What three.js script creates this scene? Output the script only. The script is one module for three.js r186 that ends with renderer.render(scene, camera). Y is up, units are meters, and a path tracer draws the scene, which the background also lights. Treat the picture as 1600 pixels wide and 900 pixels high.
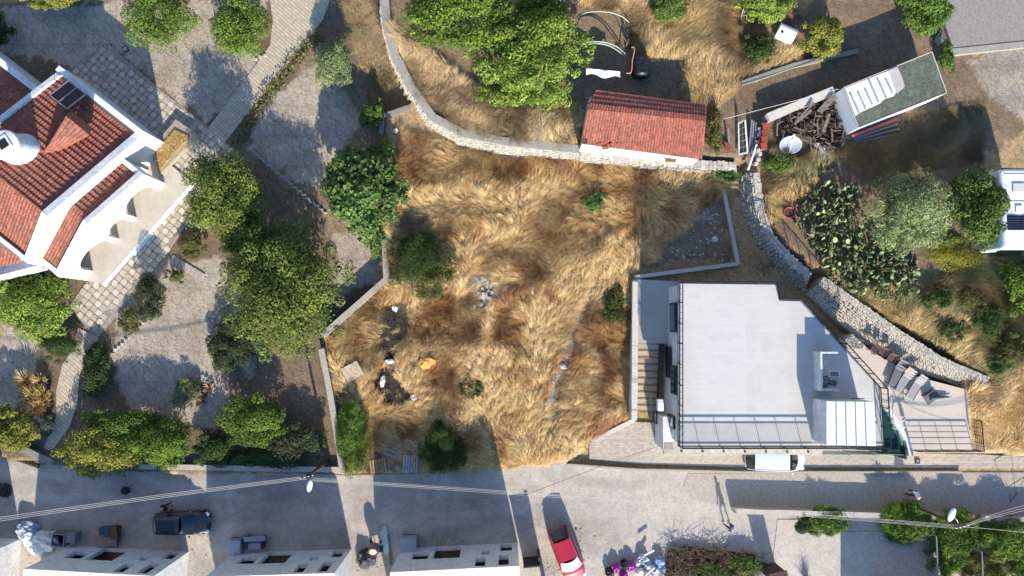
import * as THREE from 'three';
import { Sky } from 'three/addons/objects/Sky.js';
import { MarchingCubes } from 'three/addons/objects/MarchingCubes.js';

// ---------------------------------------------------------------- camera, sky, sun, exposure
const F = 1120, HC = 56;                                   // focal length in photo pixels, flying height in metres
const scene = new THREE.Scene();
const camera = new THREE.PerspectiveCamera(2 * Math.atan(450 / F) * 180 / Math.PI, 16 / 9, 1, 900);
camera.position.set(0, HC, 0);
camera.rotation.set(-Math.PI / 2 + Math.atan(68 / F), 0, Math.atan(12 / F), 'ZXY');
camera.updateMatrixWorld(true);
const SUN_EL = 25.5 * Math.PI / 180, SUN_AZ = 12.5 * Math.PI / 180;
const sunDir = new THREE.Vector3(Math.sin(SUN_AZ) * Math.cos(SUN_EL), Math.sin(SUN_EL), Math.cos(SUN_AZ) * Math.cos(SUN_EL));
const sky = new Sky(); sky.name = 'sky'; sky.scale.setScalar(800); sky.userData.kind = 'structure';
const su = sky.material.uniforms;
su.turbidity.value = 3; su.rayleigh.value = 1.7; su.mieCoefficient.value = 0.004; su.sunPosition.value.copy(sunDir);
scene.add(sky);
scene.environmentIntensity = 0.23;
const sun = new THREE.DirectionalLight(0xfff1dc, 5);
sun.position.copy(sunDir).multiplyScalar(120); sun.target.position.set(0, 0, 0);
sun.castShadow = true; sun.shadow.mapSize.set(4096, 4096);
Object.assign(sun.shadow.camera, { left: -60, right: 60, top: 60, bottom: -60, near: 1, far: 300 });
scene.add(sun, sun.target);
const renderer = new THREE.WebGLRenderer({ antialias: true });
renderer.toneMapping = THREE.LinearToneMapping;
renderer.toneMappingExposure = 1.92;
renderer.shadowMap.enabled = true;

// ---------------------------------------------------------------- helpers
let seed = 7;
const rnd = () => { seed |= 0; seed = seed + 0x6D2B79F5 | 0; let t = Math.imul(seed ^ seed >>> 15, 1 | seed); t = t + Math.imul(t ^ t >>> 7, 61 | t) ^ t; return ((t ^ t >>> 14) >>> 0) / 4294967296; };
const rr = (a, b) => a + (b - a) * rnd();
const gauss = () => (rnd() + rnd() + rnd() - 1.5) * 0.82;
const clamp = (x, a = 0, b = 1) => Math.min(b, Math.max(a, x));
const sstep = (a, b, x) => { const t = clamp((x - a) / (b - a)); return t * t * (3 - 2 * t); };
const lerp = (a, b, t) => a + (b - a) * t;
const hash2 = (x, y, s) => { let h = Math.imul(x, 374761393) + Math.imul(y, 668265263) + Math.imul(s, 1274126177) | 0; h = Math.imul(h ^ h >>> 13, 1274126177); return ((h ^ h >>> 16) >>> 0) / 4294967296; };
function vnoise(x, y, s = 0, per = 0) {
  const xi = Math.floor(x), yi = Math.floor(y), u = x - xi, v = y - yi, a = u * u * (3 - 2 * u), b = v * v * (3 - 2 * v);
  const w = per ? (k => ((k % per) + per) % per) : (k => k);
  const h = (i, j) => hash2(w(i), w(j), s);
  return lerp(lerp(h(xi, yi), h(xi + 1, yi), a), lerp(h(xi, yi + 1), h(xi + 1, yi + 1), a), b);
}
const fbm = (x, y, s = 0, o = 4) => { let v = 0, a = 0.5, t = 0; for (let i = 0; i < o; i++) { v += a * vnoise(x, y, s + i * 17); t += a; a *= 0.5; x *= 2.03; y *= 2.03; } return v / t; };
// photo pixel -> point at height h (survey of the place from the picture)
const _v = new THREE.Vector3();
const ray = (px, py) => _v.set(px - 800, 450 - py, -F).transformDirection(camera.matrixWorld);
function P(px, py, h = 0) { const d = ray(px, py), t = (h - HC) / d.y; return [d.x * t, h, d.z * t]; }
function px(x, y, z) { const v = new THREE.Vector3(x, y, z).applyMatrix4(camera.matrixWorldInverse); return [800 - v.x / v.z * F, 450 + v.y / v.z * F]; }
const poly = (pts, h) => pts.map(([a, b]) => { const q = P(a, b, h); return [q[0], q[2]]; });
function inside(pts, x, y) { let c = false; for (let i = 0, j = pts.length - 1; i < pts.length; j = i++) { const [xi, yi] = pts[i], [xj, yj] = pts[j]; if ((yi > y) !== (yj > y) && x < (xj - xi) * (y - yi) / (yj - yi) + xi) c = !c; } return c; }
function segDist(pts, x, y, closed = true) { let m = 1e9; const n = pts.length; for (let i = 0; i < (closed ? n : n - 1); i++) { const [ax, ay] = pts[i], [bx, by] = pts[(i + 1) % n]; const dx = bx - ax, dy = by - ay, t = clamp(((x - ax) * dx + (y - ay) * dy) / (dx * dx + dy * dy)); m = Math.min(m, Math.hypot(x - ax - t * dx, y - ay - t * dy)); } return m; }
const sdist = (pts, x, y) => (inside(pts, x, y) ? 1 : -1) * segDist(pts, x, y);

class MB {                                                  // collects triangles into one mesh
  constructor() { this.p = []; this.n = []; this.c = []; this.cur = null; }
  color(h) { this.cur = Array.isArray(h) ? h : (k => [k.r, k.g, k.b])(new THREE.Color(h)); return this; }
  vert(v, n) { this.p.push(v[0], v[1], v[2]); this.n.push(n[0], n[1], n[2]); if (this.cur) this.c.push(...this.cur); }
  tri(a, b, c) {
    const u = [b[0] - a[0], b[1] - a[1], b[2] - a[2]], v = [c[0] - a[0], c[1] - a[1], c[2] - a[2]];
    const n = [u[1] * v[2] - u[2] * v[1], u[2] * v[0] - u[0] * v[2], u[0] * v[1] - u[1] * v[0]], l = Math.hypot(...n) || 1;
    n[0] /= l; n[1] /= l; n[2] /= l; this.vert(a, n); this.vert(b, n); this.vert(c, n); return this;
  }
  quad(a, b, c, d) { this.tri(a, b, c); this.tri(a, c, d); return this; }
  add(g, m) {
    g = g.index ? g.toNonIndexed() : g; const P0 = g.attributes.position, N0 = g.attributes.normal, v = new THREE.Vector3(), k = new THREE.Matrix3().getNormalMatrix(m || new THREE.Matrix4());
    const flip = m && m.determinant() < 0;
    for (let k0 = 0; k0 < P0.count; k0++) { const i = flip ? k0 - k0 % 3 + (3 - k0 % 3) % 3 : k0; v.fromBufferAttribute(P0, i); if (m) v.applyMatrix4(m); const a = v.toArray(); v.fromBufferAttribute(N0, i).applyMatrix3(k).normalize(); this.vert(a, v.toArray()); }
    return this;
  }
  box(cx, cy, cz, sx, sy, sz, ry = 0, rx = 0, rz = 0) { return this.add(UNITBOX, new THREE.Matrix4().compose(new THREE.Vector3(cx, cy, cz), new THREE.Quaternion().setFromEuler(new THREE.Euler(rx, ry, rz, 'YXZ')), new THREE.Vector3(sx, sy, sz))); }
  prism(pts, y0, y1, bottom = true) {                       // pts: [x, z] plan outline
    const area = THREE.ShapeUtils.area(pts.map(q => new THREE.Vector2(q[0], q[1])));
    const o = area > 0 ? pts.slice().reverse() : pts, top = Array.isArray(y1) ? (area > 0 ? y1.slice().reverse() : y1) : o.map(() => y1);
    const t = THREE.ShapeUtils.triangulateShape(o.map(q => new THREE.Vector2(q[0], q[1])), []);
    const up = (i) => [o[i][0], top[i], o[i][1]], dn = (i) => [o[i][0], y0, o[i][1]];
    for (const [a, b, c] of t) { const A = up(a), B = up(b), C = up(c); const s = (B[0] - A[0]) * (C[2] - A[2]) - (B[2] - A[2]) * (C[0] - A[0]); if (s < 0) this.tri(A, B, C); else this.tri(A, C, B); if (bottom) { const D = dn(a), E = dn(b), G = dn(c); if (s < 0) this.tri(D, G, E); else this.tri(D, E, G); } }
    for (let i = 0; i < o.length; i++) { const j = (i + 1) % o.length; this.quad(dn(i), dn(j), up(j), up(i)); }
    return this;
  }
  bar(a, b, r, seg = 6, r2 = r) {                            // round bar from a to b
    const A = new THREE.Vector3(...a), B = new THREE.Vector3(...b), d = B.clone().sub(A), L = d.length();
    const g = new THREE.CylinderGeometry(r2, r, L, seg, 1), q = new THREE.Quaternion().setFromUnitVectors(new THREE.Vector3(0, 1, 0), d.normalize());
    return this.add(g, new THREE.Matrix4().compose(A.add(B).multiplyScalar(0.5), q, new THREE.Vector3(1, 1, 1)));
  }
  beam(a, b, w, h) {                                        // square beam from a to b
    const A = new THREE.Vector3(...a), B = new THREE.Vector3(...b), d = B.clone().sub(A), L = d.length(); d.normalize();
    const up = Math.abs(d.y) > 0.95 ? new THREE.Vector3(1, 0, 0) : new THREE.Vector3(0, 1, 0), s = new THREE.Vector3().crossVectors(up, d).normalize(), u2 = new THREE.Vector3().crossVectors(d, s);
    const m = new THREE.Matrix4().makeBasis(s.clone().multiplyScalar(w), u2.multiplyScalar(h), d.clone().multiplyScalar(L)); m.setPosition(A.add(B).multiplyScalar(0.5));
    return this.add(UNITBOX, m);
  }
  path(pts, r, seg = 6) { const g = new THREE.TubeGeometry(new THREE.CatmullRomCurve3(pts.map(q => new THREE.Vector3(...q))), Math.max(4, pts.length * 3), r, seg); return this.add(g); }
  geo() {
    const g = new THREE.BufferGeometry(), n = this.p.length / 3, uv = new Float32Array(n * 2);
    for (let i = 0; i < n; i++) {
      const k = i - i % 3, ax = Math.abs(this.n[3 * k]), ay = Math.abs(this.n[3 * k + 1]), az = Math.abs(this.n[3 * k + 2]), x = this.p[3 * i], y = this.p[3 * i + 1], z = this.p[3 * i + 2];
      if (ay >= ax && ay >= az) { uv[2 * i] = x; uv[2 * i + 1] = z; } else if (ax > az) { uv[2 * i] = z; uv[2 * i + 1] = y; } else { uv[2 * i] = x; uv[2 * i + 1] = y; }
    }
    g.setAttribute('position', new THREE.Float32BufferAttribute(this.p, 3)); g.setAttribute('normal', new THREE.Float32BufferAttribute(this.n, 3)); g.setAttribute('uv', new THREE.BufferAttribute(uv, 2));
    if (this.c.length === this.p.length) g.setAttribute('color', new THREE.Float32BufferAttribute(this.c, 3));
    return g;
  }
  build(name, m, parent) { const o = new THREE.Mesh(this.geo(), m); o.name = parent ? name : numbered(name); o.castShadow = o.receiveShadow = true; (parent || scene).add(o); return o; }
}
const UNITBOX = new THREE.BoxGeometry(1, 1, 1);
const used = {};
function numbered(n) { const k = used[n] = (used[n] ?? -1) + 1; return k ? n + '_' + String(k).padStart(3, '0') : n; }
function tag(o, label, category, group) { o.userData.label = label; o.userData.category = category; if (group) o.userData.group = group; return o; }
function thing(name, label, category, group) { const o = new THREE.Group(); o.name = numbered(name); scene.add(o); return tag(o, label, category, group); }
function struct(o) { o.userData.kind = 'structure'; return o; }
const stuff = (o) => { o.userData.kind = 'stuff'; return o; };
const mesh = (name, g, m, parent) => { const o = new THREE.Mesh(g, m); o.name = name; o.castShadow = o.receiveShadow = true; parent.add(o); return o; };

// ---------------------------------------------------------------- textures and materials
function tex(size, fn, rep, srgb = true) {                  // fn(u, v) -> [r, g, b] 0..255, u and v run 0..size
  const d = new Uint8Array(size * size * 4);
  for (let j = 0; j < size; j++) for (let i = 0; i < size; i++) { const c = fn(i, j), k = 4 * (j * size + i); d[k] = c[0]; d[k + 1] = c[1]; d[k + 2] = c[2]; d[k + 3] = 255; }
  const t = new THREE.DataTexture(d, size, size); t.wrapS = t.wrapT = THREE.RepeatWrapping; t.magFilter = THREE.LinearFilter; t.minFilter = THREE.LinearMipmapLinearFilter; t.generateMipmaps = true;
  if (srgb) t.colorSpace = THREE.SRGBColorSpace; t.repeat.set(1 / rep, 1 / rep); t.needsUpdate = true; return t;
}
const N = 256;
const tn = (i, j, f, s) => vnoise(i * f / N, j * f / N, s, f);
const grainTex = (rep, lo, hi, s, tint = 0) => tex(N, (i, j) => { let v = 0.35 * tn(i, j, 128, s) + 0.3 * tn(i, j, 64, s + 1) + 0.2 * tn(i, j, 24, s + 2) + 0.15 * tn(i, j, 8, s + 3); v = clamp((v - 0.5) * 2 + 0.5); const g = lo + (hi - lo) * v, w = tint * (tn(i, j, 16, s + 9) - 0.5); return [clamp(g + w, 0, 255), g, clamp(g - w, 0, 255)]; }, rep);
const T = {
  soil: grainTex(2.4, 150, 255, 11, 24), gravel: tex(N, (i, j) => { const v = tn(i, j, 128, 3), w = tn(i, j, 64, 5), q = tn(i, j, 10, 6); const g = 120 + 135 * clamp(0.55 * v + 0.35 * w + 0.2 * q - 0.05); return [g, g, g]; }, 4),
  road: grainTex(7, 216, 255, 21, 6), plaster: grainTex(6, 208, 255, 31, 6), stone: grainTex(1.3, 205, 255, 41, 10), wood: tex(N, (i, j) => { const g = 150 + 100 * (0.6 * tn(i / 6, j, 128, 4) + 0.4 * tn(i, j, 16, 8)); return [g, g, g]; }, 1.5),
  brick: tex(N, (i, j) => { const row = Math.floor(j / 16), x = (i + (row % 2) * 16) % 32, y = j % 16, jn = x < 1.6 || y < 1.6; const g = jn ? 165 : 215 + 34 * hash2(Math.floor((i + (row % 2) * 16) / 32) % 8, row, 3) - 14 * tn(i, j, 64, 2); return [g, g, g]; }, 1.9),
  paver: tex(N, (i, j) => { const x = i % 16, y = j % 16, jn = x < 2 || y < 2; const g = jn ? 196 : 222 + 28 * hash2(i >> 4, j >> 4, 5) - 10 * tn(i, j, 64, 2); return [g, g, g]; }, 2.2),
  stripe: tex(N, (i, j) => { const y = j % 32; const g = y < 5 ? 165 : 222 + 28 * hash2(i >> 5, j >> 5, 7) - 14 * tn(i, j, 64, 2); return [g, g, g]; }, 1.9),
  deck: tex(768, (i, j) => { const row = j >> 3, y = j % 8, x = (i + 37 * row) % 64; const st = fbm(i * 0.012, j * 0.012, 77, 4), sp = sstep(0.6, 0.78, fbm(i * 0.05, j * 0.05, 79, 2)); const g = (y < 1 ? 232 : x < 1 ? 236 : 242 + 5 * hash2(((i + 37 * row) >> 6) % 12, row, 3)) - 7 * sstep(0.42, 0.75, st) - 4 * sp; return [g, g - 1, g - 3]; }, 17),
  tile: tex(N, (i, j) => { const x = i % 64, y = j % 64, jn = x < 1.5 || y < 1.5; const g = jn ? 222 : 236 + 10 * hash2(i >> 6, j >> 6, 3) - 14 * tn(i, j, 20, 2); return [g, g - 2, g - 5]; }, 2.4),
  dirt: grainTex(3.3, 150, 255, 51, 16),
};
const hexc = (h) => new THREE.Color(h);
const mat = (h, rough = 0.85, o = {}) => new THREE.MeshStandardMaterial({ color: h, roughness: rough, ...o });
const M = {
  white: mat(0xdcdbd7, 0.75, { map: T.plaster }), villa: mat(0xe6e5e2, 0.75, { map: T.plaster }), newhouse: mat(0xebe9e5, 0.8, { map: T.plaster }),
  concrete: mat(0x9c968c, 0.9, { map: T.road }), stone: mat(0xd0c8ba, 0.95, { map: T.stone, vertexColors: true }), paleStone: mat(0xc8c1b4, 0.95, { map: T.stone, vertexColors: true }), greyStone: mat(0x8f8a82, 0.95, { map: T.stone }),
  roofTile: mat(0xac6650, 0.8, { map: T.dirt, vertexColors: true }), shedTile: mat(0xb66a54, 0.75, { map: T.dirt, vertexColors: true }),
  dark: mat(0x24262b, 0.5), rail: mat(0x25272c, 0.45, { metalness: 0.3 }), black: mat(0x101114, 0.55), darkPlastic: mat(0x14161a, 0.45), grey: mat(0x6d7074, 0.6), greyMetal: mat(0x8f9296, 0.45, { metalness: 0.5 }),
  wood: mat(0x8a6a48, 0.85, { map: T.wood }), oldWood: mat(0x8b8078, 0.9, { map: T.wood }), darkWood: mat(0x59412e, 0.9, { map: T.wood }), paintedWood: mat(0xb9bcc2, 0.8, { map: T.wood }),
  glass: new THREE.MeshPhysicalMaterial({ color: 0x0c1114, roughness: 0.06, metalness: 0, clearcoat: 1 }), plasticWhite: mat(0xe2e2e0, 0.5), bag: mat(0xb9bec8, 0.5), cable: mat(0xb4afa5, 0.6), thinCable: mat(0x4a4845, 0.7),
  bark: mat(0x5b4a3a, 0.95, { map: T.wood }), straw: mat(0xb9975a, 0.95, { map: T.dirt, vertexColors: false }), leaf: new THREE.MeshStandardMaterial({ color: 0xffffff, roughness: 0.62, vertexColors: true, side: THREE.DoubleSide }),
};
M.foliage = new THREE.MeshPhysicalMaterial({ color: 0xffffff, roughness: 0.9, vertexColors: true, side: THREE.DoubleSide, transmission: 0.3, thickness: 0, specularIntensity: 0.3 });
const rustRed = mat(0x8e4630, 0.8);

// generic builders --------------------------------------------------------------------------------
// wavy barrel tiles over a quad: A->B along the eave, D->C along the ridge
function tileField(mb, A, B, C, D, o = {}) {
  const per = o.per || 0.26, course = o.course || 0.4, amp = o.amp || 0.035, step = o.step || 0.05;
  const v = (a) => new THREE.Vector3(...a), a = v(A), b = v(B), c = v(C), d = v(D);
  const L = (a.distanceTo(b) + d.distanceTo(c)) / 2, S = (a.distanceTo(d) + b.distanceTo(c)) / 2, nu = Math.max(2, Math.round(L / per)), nc = Math.max(1, Math.round(S / course));
  const nrm = new THREE.Vector3().crossVectors(b.clone().sub(a), d.clone().sub(a)).normalize(); if (nrm.y < 0) nrm.negate();
  const at = (s, t, h) => { const p = a.clone().lerp(b, s).lerp(d.clone().lerp(c, s), t).addScaledVector(nrm, h); return p.toArray(); };
  for (let r = 0; r < nc; r++) {
    const t0 = r / nc, t1 = Math.min(1, (r + 1) / nc + 0.0), base = hash2(r, 3, o.s || 1);
    for (let i = 0; i < nu; i++) {
      if (o.skip && o.skip(i / nu, t0)) continue;
      const fd = 0.6 * sstep(0.5, 0.75, fbm(i * 0.09, r * 0.2, 5 + (o.s || 1), 3)), k = 0.88 + 0.2 * hash2(i, r, o.s || 1) + 0.06 * base; mb.cur = [k, k * (0.96 + 0.1 * hash2(i, r, 9) + 0.14 * fd), k * (1 + 0.2 * fd)];
      const hs = [0, 0.9, 1, 0.25, 0], xs = [0, 0.22, 0.5, 0.78, 1];
      for (let q = 0; q < 4; q++) {
        const s0 = (i + xs[q]) / nu, s1 = (i + xs[q + 1]) / nu, h0 = hs[q] * amp, h1 = hs[q + 1] * amp;
        const e0 = at(s0, t0, h0 + step), e1 = at(s1, t0, h1 + step), f1 = at(s1, t1, h1), f0 = at(s0, t1, h0);
        mb.quad(e0, e1, f1, f0); if (o.flip) { } mb.quad(at(s0, t0, h0 - 0.02), at(s1, t0, h1 - 0.02), e1, e0);
      }
    }
  }
  return mb;
}
function shardStone(mb, x, y, z, s, flat = 0.6) {            // one rough stone: a jittered box
  const q = () => rr(0.72, 1.12) * s / 2, pts = [];
  for (const sy of [-1, 1]) for (const [sx, sz] of [[-1, -1], [1, -1], [1, 1], [-1, 1]]) pts.push([x + sx * q(), y + sy * q() * flat, z + sz * q()]);
  const [a, b, c, d, e, f, g, h] = pts;
  mb.quad(e, h, g, f); mb.quad(a, b, f, e).quad(b, c, g, f).quad(c, d, h, g).quad(d, a, e, h); return mb; // top facing up
}
// ---------------------------------------------------------------- terrain
const HP = 2.6;                                              // upper terrace
const plateau = poly([[598, -700], [600, 40], [622, 120], [660, 180], [700, 207], [760, 224], [905, 238], [1100, 252], [1162, 258], [1180, 320], [1215, 385], [1275, 432], [1400, 510], [1545, 592], [1640, 590], [2600, 590], [2600, -700]], HP);
const roadTop = poly([[-1500, 716], [0, 716], [130, 728], [220, 737], [540, 741], [720, 739], [800, 732], [890, 723], [1000, 731], [1160, 737], [1500, 737], [1600, 737], [2600, 737]], 0);
const roadEdge = (x) => { for (let i = 1; i < roadTop.length; i++) if (x < roadTop[i][0]) { const [a, b] = roadTop[i - 1], [c, d] = roadTop[i]; return b + (d - b) * (x - a) / (c - a); } return roadTop.at(-1)[1]; };
const gardenEdge = poly([[-1500, -700], [598, -700], [600, 60], [640, 165], [600, 185], [604, 433], [503, 527], [538, 745], [-1500, 745]], 0.6);
const drivePoly = poly([[885, 724], [922, 690], [990, 658], [1060, 660], [1060, 640], [1420, 640], [1425, 705], [1530, 706], [1600, 712], [2600, 712], [2600, 740], [1160, 738], [1000, 733]], 0.06);
const stairPit = poly([[994, 536], [1060, 536], [1060, 664], [994, 664]], 0.6);
function groundH(x, z) {
  let h;
  if (inside(drivePoly, x, z) || inside(stairPit, x, z)) h = -0.05;
  else if (z > roadEdge(x)) h = -0.12;
  else if (inside(gardenEdge, x, z)) h = 0.5 + 0.06 * (fbm(x * 0.4, z * 0.4, 71) - 0.5);
  else h = 0.35 + 1.0 * sstep(11, -12, z) + 0.28 * (fbm(x * 0.35, z * 0.35, 72) - 0.5) + 0.1 * (fbm(x * 1.3, z * 1.3, 73) - 0.5);
  if (x > 34 && z < roadEdge(x) && !inside(drivePoly, x, z)) h = Math.max(h, HP * sstep(9.8, 4.2, z));
  const sd = Math.abs(z) < 60 && x > -12 ? sdist(plateau, x, z) : -9;
  if (sd > 0) { const up = HP + 0.3 * (fbm(x * 0.25, z * 0.25, 74) - 0.5) + (x > 20 ? 0.03 * (x - 20) : 0); h = lerp(h, up, sstep(0, 0.5, sd)); }
  return h;
}
const G = (a, b) => { let h = 1; let q; for (let i = 0; i < 6; i++) { q = P(a, b, h); h = 0.5 * h + 0.5 * groundH(q[0], q[2]); } q = P(a, b, groundH(q[0], q[2])); return q; };
// ground colours by zone (photo pixels of the survey), first match wins
const lin = (h) => { const c = new THREE.Color(h); return [c.r, c.g, c.b]; };
const ZC = { straw: lin(0xbfa377), rust: lin(0x966a45), bare: lin(0xb0a698), gravel: lin(0xbfb09d), gravel2: lin(0xc2b3a0), soil: lin(0x98846a), brown: lin(0x917a60), litter: lin(0x857058), weedy: lin(0x968660), pale: lin(0xb7aa9a), char: lin(0x443a30), turf: lin(0x6e6545) };
const zones = [
  ['char', [[590, 470], [632, 470], [640, 520], [620, 545], [625, 600], [650, 625], [600, 640], [575, 600], [600, 560]]],
  ['bare', [[735, 430], [775, 430], [790, 470], [750, 490], [730, 470]]], ['bare', [[915, 455], [930, 440], [905, 530], [870, 600], [860, 690], [845, 690], [855, 600], [885, 520]]],
  ['gravel', [[1050, 318], [1100, 316], [1110, 340], [1080, 335]]], ['soil', [[965, 300], [1130, 300], [1145, 400], [1040, 415], [985, 420]]], ['bare', [[800, 235], [900, 240], [905, 262], [830, 262]]],
  ['rust', [[560, 470], [600, 460], [580, 540], [530, 560]]], ['rust', [[760, 520], [830, 500], [860, 560], [800, 600]]], ['rust', [[690, 280], [790, 270], [830, 340], [900, 350], [880, 400], [740, 400], [680, 340]]],
  ['gravel', [[190, 475], [250, 400], [350, 410], [385, 490], [345, 500], [330, 560], [365, 620], [340, 670], [210, 640], [170, 570]]],
  ['gravel2', [[0, 10], [420, 0], [400, 110], [320, 200], [245, 130], [170, 70], [120, 110], [60, 90], [0, 80]]], ['gravel2', [[0, 500], [55, 525], [40, 600], [30, 640], [0, 640]]],
  ['gravel2', [[420, 140], [500, 100], [560, 180], [500, 300], [400, 240], [385, 230]]], ['gravel', [[520, 360], [598, 370], [598, 440], [530, 460]]], ['soil', [[400, 230], [500, 330], [520, 470], [590, 440], [600, 200], [560, 120], [500, 50]]],
  ['brown', [[400, 520], [510, 540], [535, 735], [440, 735], [400, 640]]], ['gravel', [[370, 560], [500, 560], [510, 650], [440, 660]]],
  ['litter', [[0, 0], [600, 0], [600, 740], [0, 740]]],
  ['pale', [[1510, 85], [1600, 70], [1700, 80], [1700, 200], [1590, 180], [1530, 130]]], ['brown', [[1470, 80], [1530, 80], [1600, 200], [1560, 240], [1440, 230], [1400, 180]]],
  ['brown', [[1200, 230], [1540, 230], [1540, 420], [1200, 420]]], ['litter', [[1150, 90], [1420, 70], [1420, 140], [1160, 200]]],
  ['weedy', [[1180, 380], [1600, 420], [1700, 600], [1540, 600], [1270, 440]]], ['straw', [[1510, 560], [1800, 560], [1800, 720], [1510, 720]]],
  ['soil', [[640, 120], [905, 160], [905, 245], [700, 215]]], ['brown', [[600, 0], [1480, 0], [1480, 240], [1160, 260], [900, 240], [700, 210], [640, 150]]],
];
function zoneColor(x, y, z) {
  const [a, b] = px(x, y, z), ja = a + 26 * (fbm(x * 0.7, z * 0.7, 5) - 0.5) + 10 * (vnoise(x * 3, z * 3, 6) - 0.5), jb = b + 26 * (fbm(x * 0.7, z * 0.7, 7) - 0.5) + 10 * (vnoise(x * 3, z * 3, 8) - 0.5);
  let c = ZC.straw; for (const [n, pg] of zones) if (inside(pg, ja, jb)) { c = ZC[n]; break; }
  const k = 0.76 + 0.48 * fbm(x * 1.1, z * 1.1, 15, 4), s = sstep(0.55, 0.75, fbm(x * 0.5, z * 0.5, 33, 3)), w = 0.3 * s; const o = ZC.soil;
  return [lerp(c[0], o[0], w) * k, lerp(c[1], o[1], w) * k, lerp(c[2], o[2], w) * k];
}
function gridSheet(xs, zs, hf, cf) {
  const g = new THREE.BufferGeometry(), p = [], c = [], uv = [], ix = [], nx = xs.length;
  for (const z of zs) for (const x of xs) { const h = hf(x, z); p.push(x, h, z); uv.push(x, z); c.push(...cf(x, h, z)); }
  for (let j = 0; j < zs.length - 1; j++) for (let i = 0; i < nx - 1; i++) { const a = j * nx + i; ix.push(a, a + nx, a + 1, a + 1, a + nx, a + nx + 1); }
  g.setAttribute('position', new THREE.Float32BufferAttribute(p, 3)); g.setAttribute('uv', new THREE.Float32BufferAttribute(uv, 2)); g.setAttribute('color', new THREE.Float32BufferAttribute(c, 3)); g.setIndex(ix); g.computeVertexNormals(); return g;
}
const axis = (a, b, s, ext) => { const v = []; for (let x = a; x <= b + 1e-6; x += s) v.push(x); let d = s; while (v.at(-1) < ext) { d *= 1.5; v.push(v.at(-1) + d); } d = s; while (v[0] > -ext) { d *= 1.5; v.unshift(v[0] - d); } return v; };
{
  const g = gridSheet(axis(-45, 46, 0.25, 320), axis(-32, 24, 0.25, 320), groundH, zoneColor);
  const o = mesh('ground', g, mat(0xffffff, 0.95, { map: T.soil, vertexColors: true, bumpMap: T.gravel, bumpScale: 0.03 }), scene); struct(o);
}
// road: pale worn concrete and asphalt, with darker repair patches
{
  const patches = [[[-20, 745], [120, 750], [118, 772], [-20, 770]], [[395, 760], [520, 765], [515, 790], [390, 786]], [[660, 775], [760, 778], [755, 800], [655, 798]], [[905, 745], [1010, 750], [1005, 765], [900, 762]], [[905, 815], [960, 810], [975, 850], [930, 870], [900, 850]], [[60, 785], [230, 800], [200, 835], [80, 830]]].map(q => poly(q, 0));
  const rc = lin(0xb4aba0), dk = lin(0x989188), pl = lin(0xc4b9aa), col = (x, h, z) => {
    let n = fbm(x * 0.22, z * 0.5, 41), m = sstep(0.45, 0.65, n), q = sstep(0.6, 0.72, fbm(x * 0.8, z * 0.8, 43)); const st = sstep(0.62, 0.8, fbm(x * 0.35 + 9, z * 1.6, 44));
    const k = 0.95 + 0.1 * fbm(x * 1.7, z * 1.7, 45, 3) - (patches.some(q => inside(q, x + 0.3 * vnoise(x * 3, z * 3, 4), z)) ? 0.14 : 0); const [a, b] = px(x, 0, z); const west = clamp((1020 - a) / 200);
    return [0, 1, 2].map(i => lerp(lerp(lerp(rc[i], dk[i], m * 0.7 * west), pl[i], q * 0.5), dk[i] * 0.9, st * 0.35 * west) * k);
  };
  const xs = axis(-45, 46, 0.25, 130), zs = []; for (let t = 0; t <= 1.0001; t += 1 / 90) zs.push(t);
  const g = gridSheet(xs, zs, () => 0, () => [1, 1, 1]), p = g.attributes.position, c = g.attributes.color, u = g.attributes.uv;
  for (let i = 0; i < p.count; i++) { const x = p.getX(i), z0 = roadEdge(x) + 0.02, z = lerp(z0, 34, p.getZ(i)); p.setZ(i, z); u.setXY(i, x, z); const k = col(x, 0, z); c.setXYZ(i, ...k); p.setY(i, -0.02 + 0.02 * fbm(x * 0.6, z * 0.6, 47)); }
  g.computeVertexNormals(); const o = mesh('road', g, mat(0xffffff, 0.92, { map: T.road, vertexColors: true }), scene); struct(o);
}
function sheet(name, pts, h, m, thick = 0.06) { const o = new MB().prism(poly(pts, h), h - thick, h, false).build(name, m); return struct(o); }
// block-paved stretch of the road, drive, terraces
sheet('paved_road', [[1075, 740], [1620, 739], [1700, 740], [1700, 800], [1600, 800], [1145, 793], [1080, 780], [1068, 760]], 0.01, mat(0xb5aa9c, 0.92, { map: T.paver }), 0.03);
sheet('driveway', [[921, 692], [990, 659], [1045, 662], [1060, 690], [1420, 698], [1425, 708], [1530, 710], [1600, 714], [1700, 716], [1700, 731], [1500, 731], [1160, 730], [1000, 725], [921, 718]], 0.1, mat(0xc4b6a6, 0.9, { map: T.brick }), 0.2);
sheet('concrete_lot', [[1215, 812], [1250, 812], [1262, 832], [1440, 830], [1450, 910], [1230, 960], [1205, 900]], 0.03, mat(0xbcb3a7, 0.92, { map: T.road }), 0.03);
sheet('paved_forecourt', [[1474, -60], [1474, 30], [1490, 78], [1700, 55], [1700, -60]], HP + 0.75, mat(0x9a928a, 0.92, { map: T.paver }), 0.5);
{ // pale kerb round the forecourt
  const o = new MB().prism(poly([[1488, 76], [1490, 86], [1700, 64], [1700, 54]], HP + 0.8), HP, HP + 0.8).build('forecourt_kerb', M.concrete); struct(o);
}
const stripeMat = mat(0xc4b59e, 0.9, { map: (() => { const t = T.stripe.clone(); t.rotation = 0.72; t.needsUpdate = true; return t; })() });
sheet('brick_path', [[418, -30], [525, -30], [505, 30], [470, 75], [420, 135], [352, 222], [322, 204], [395, 108], [422, 70], [426, 30]], 0.56, stripeMat);
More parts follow.
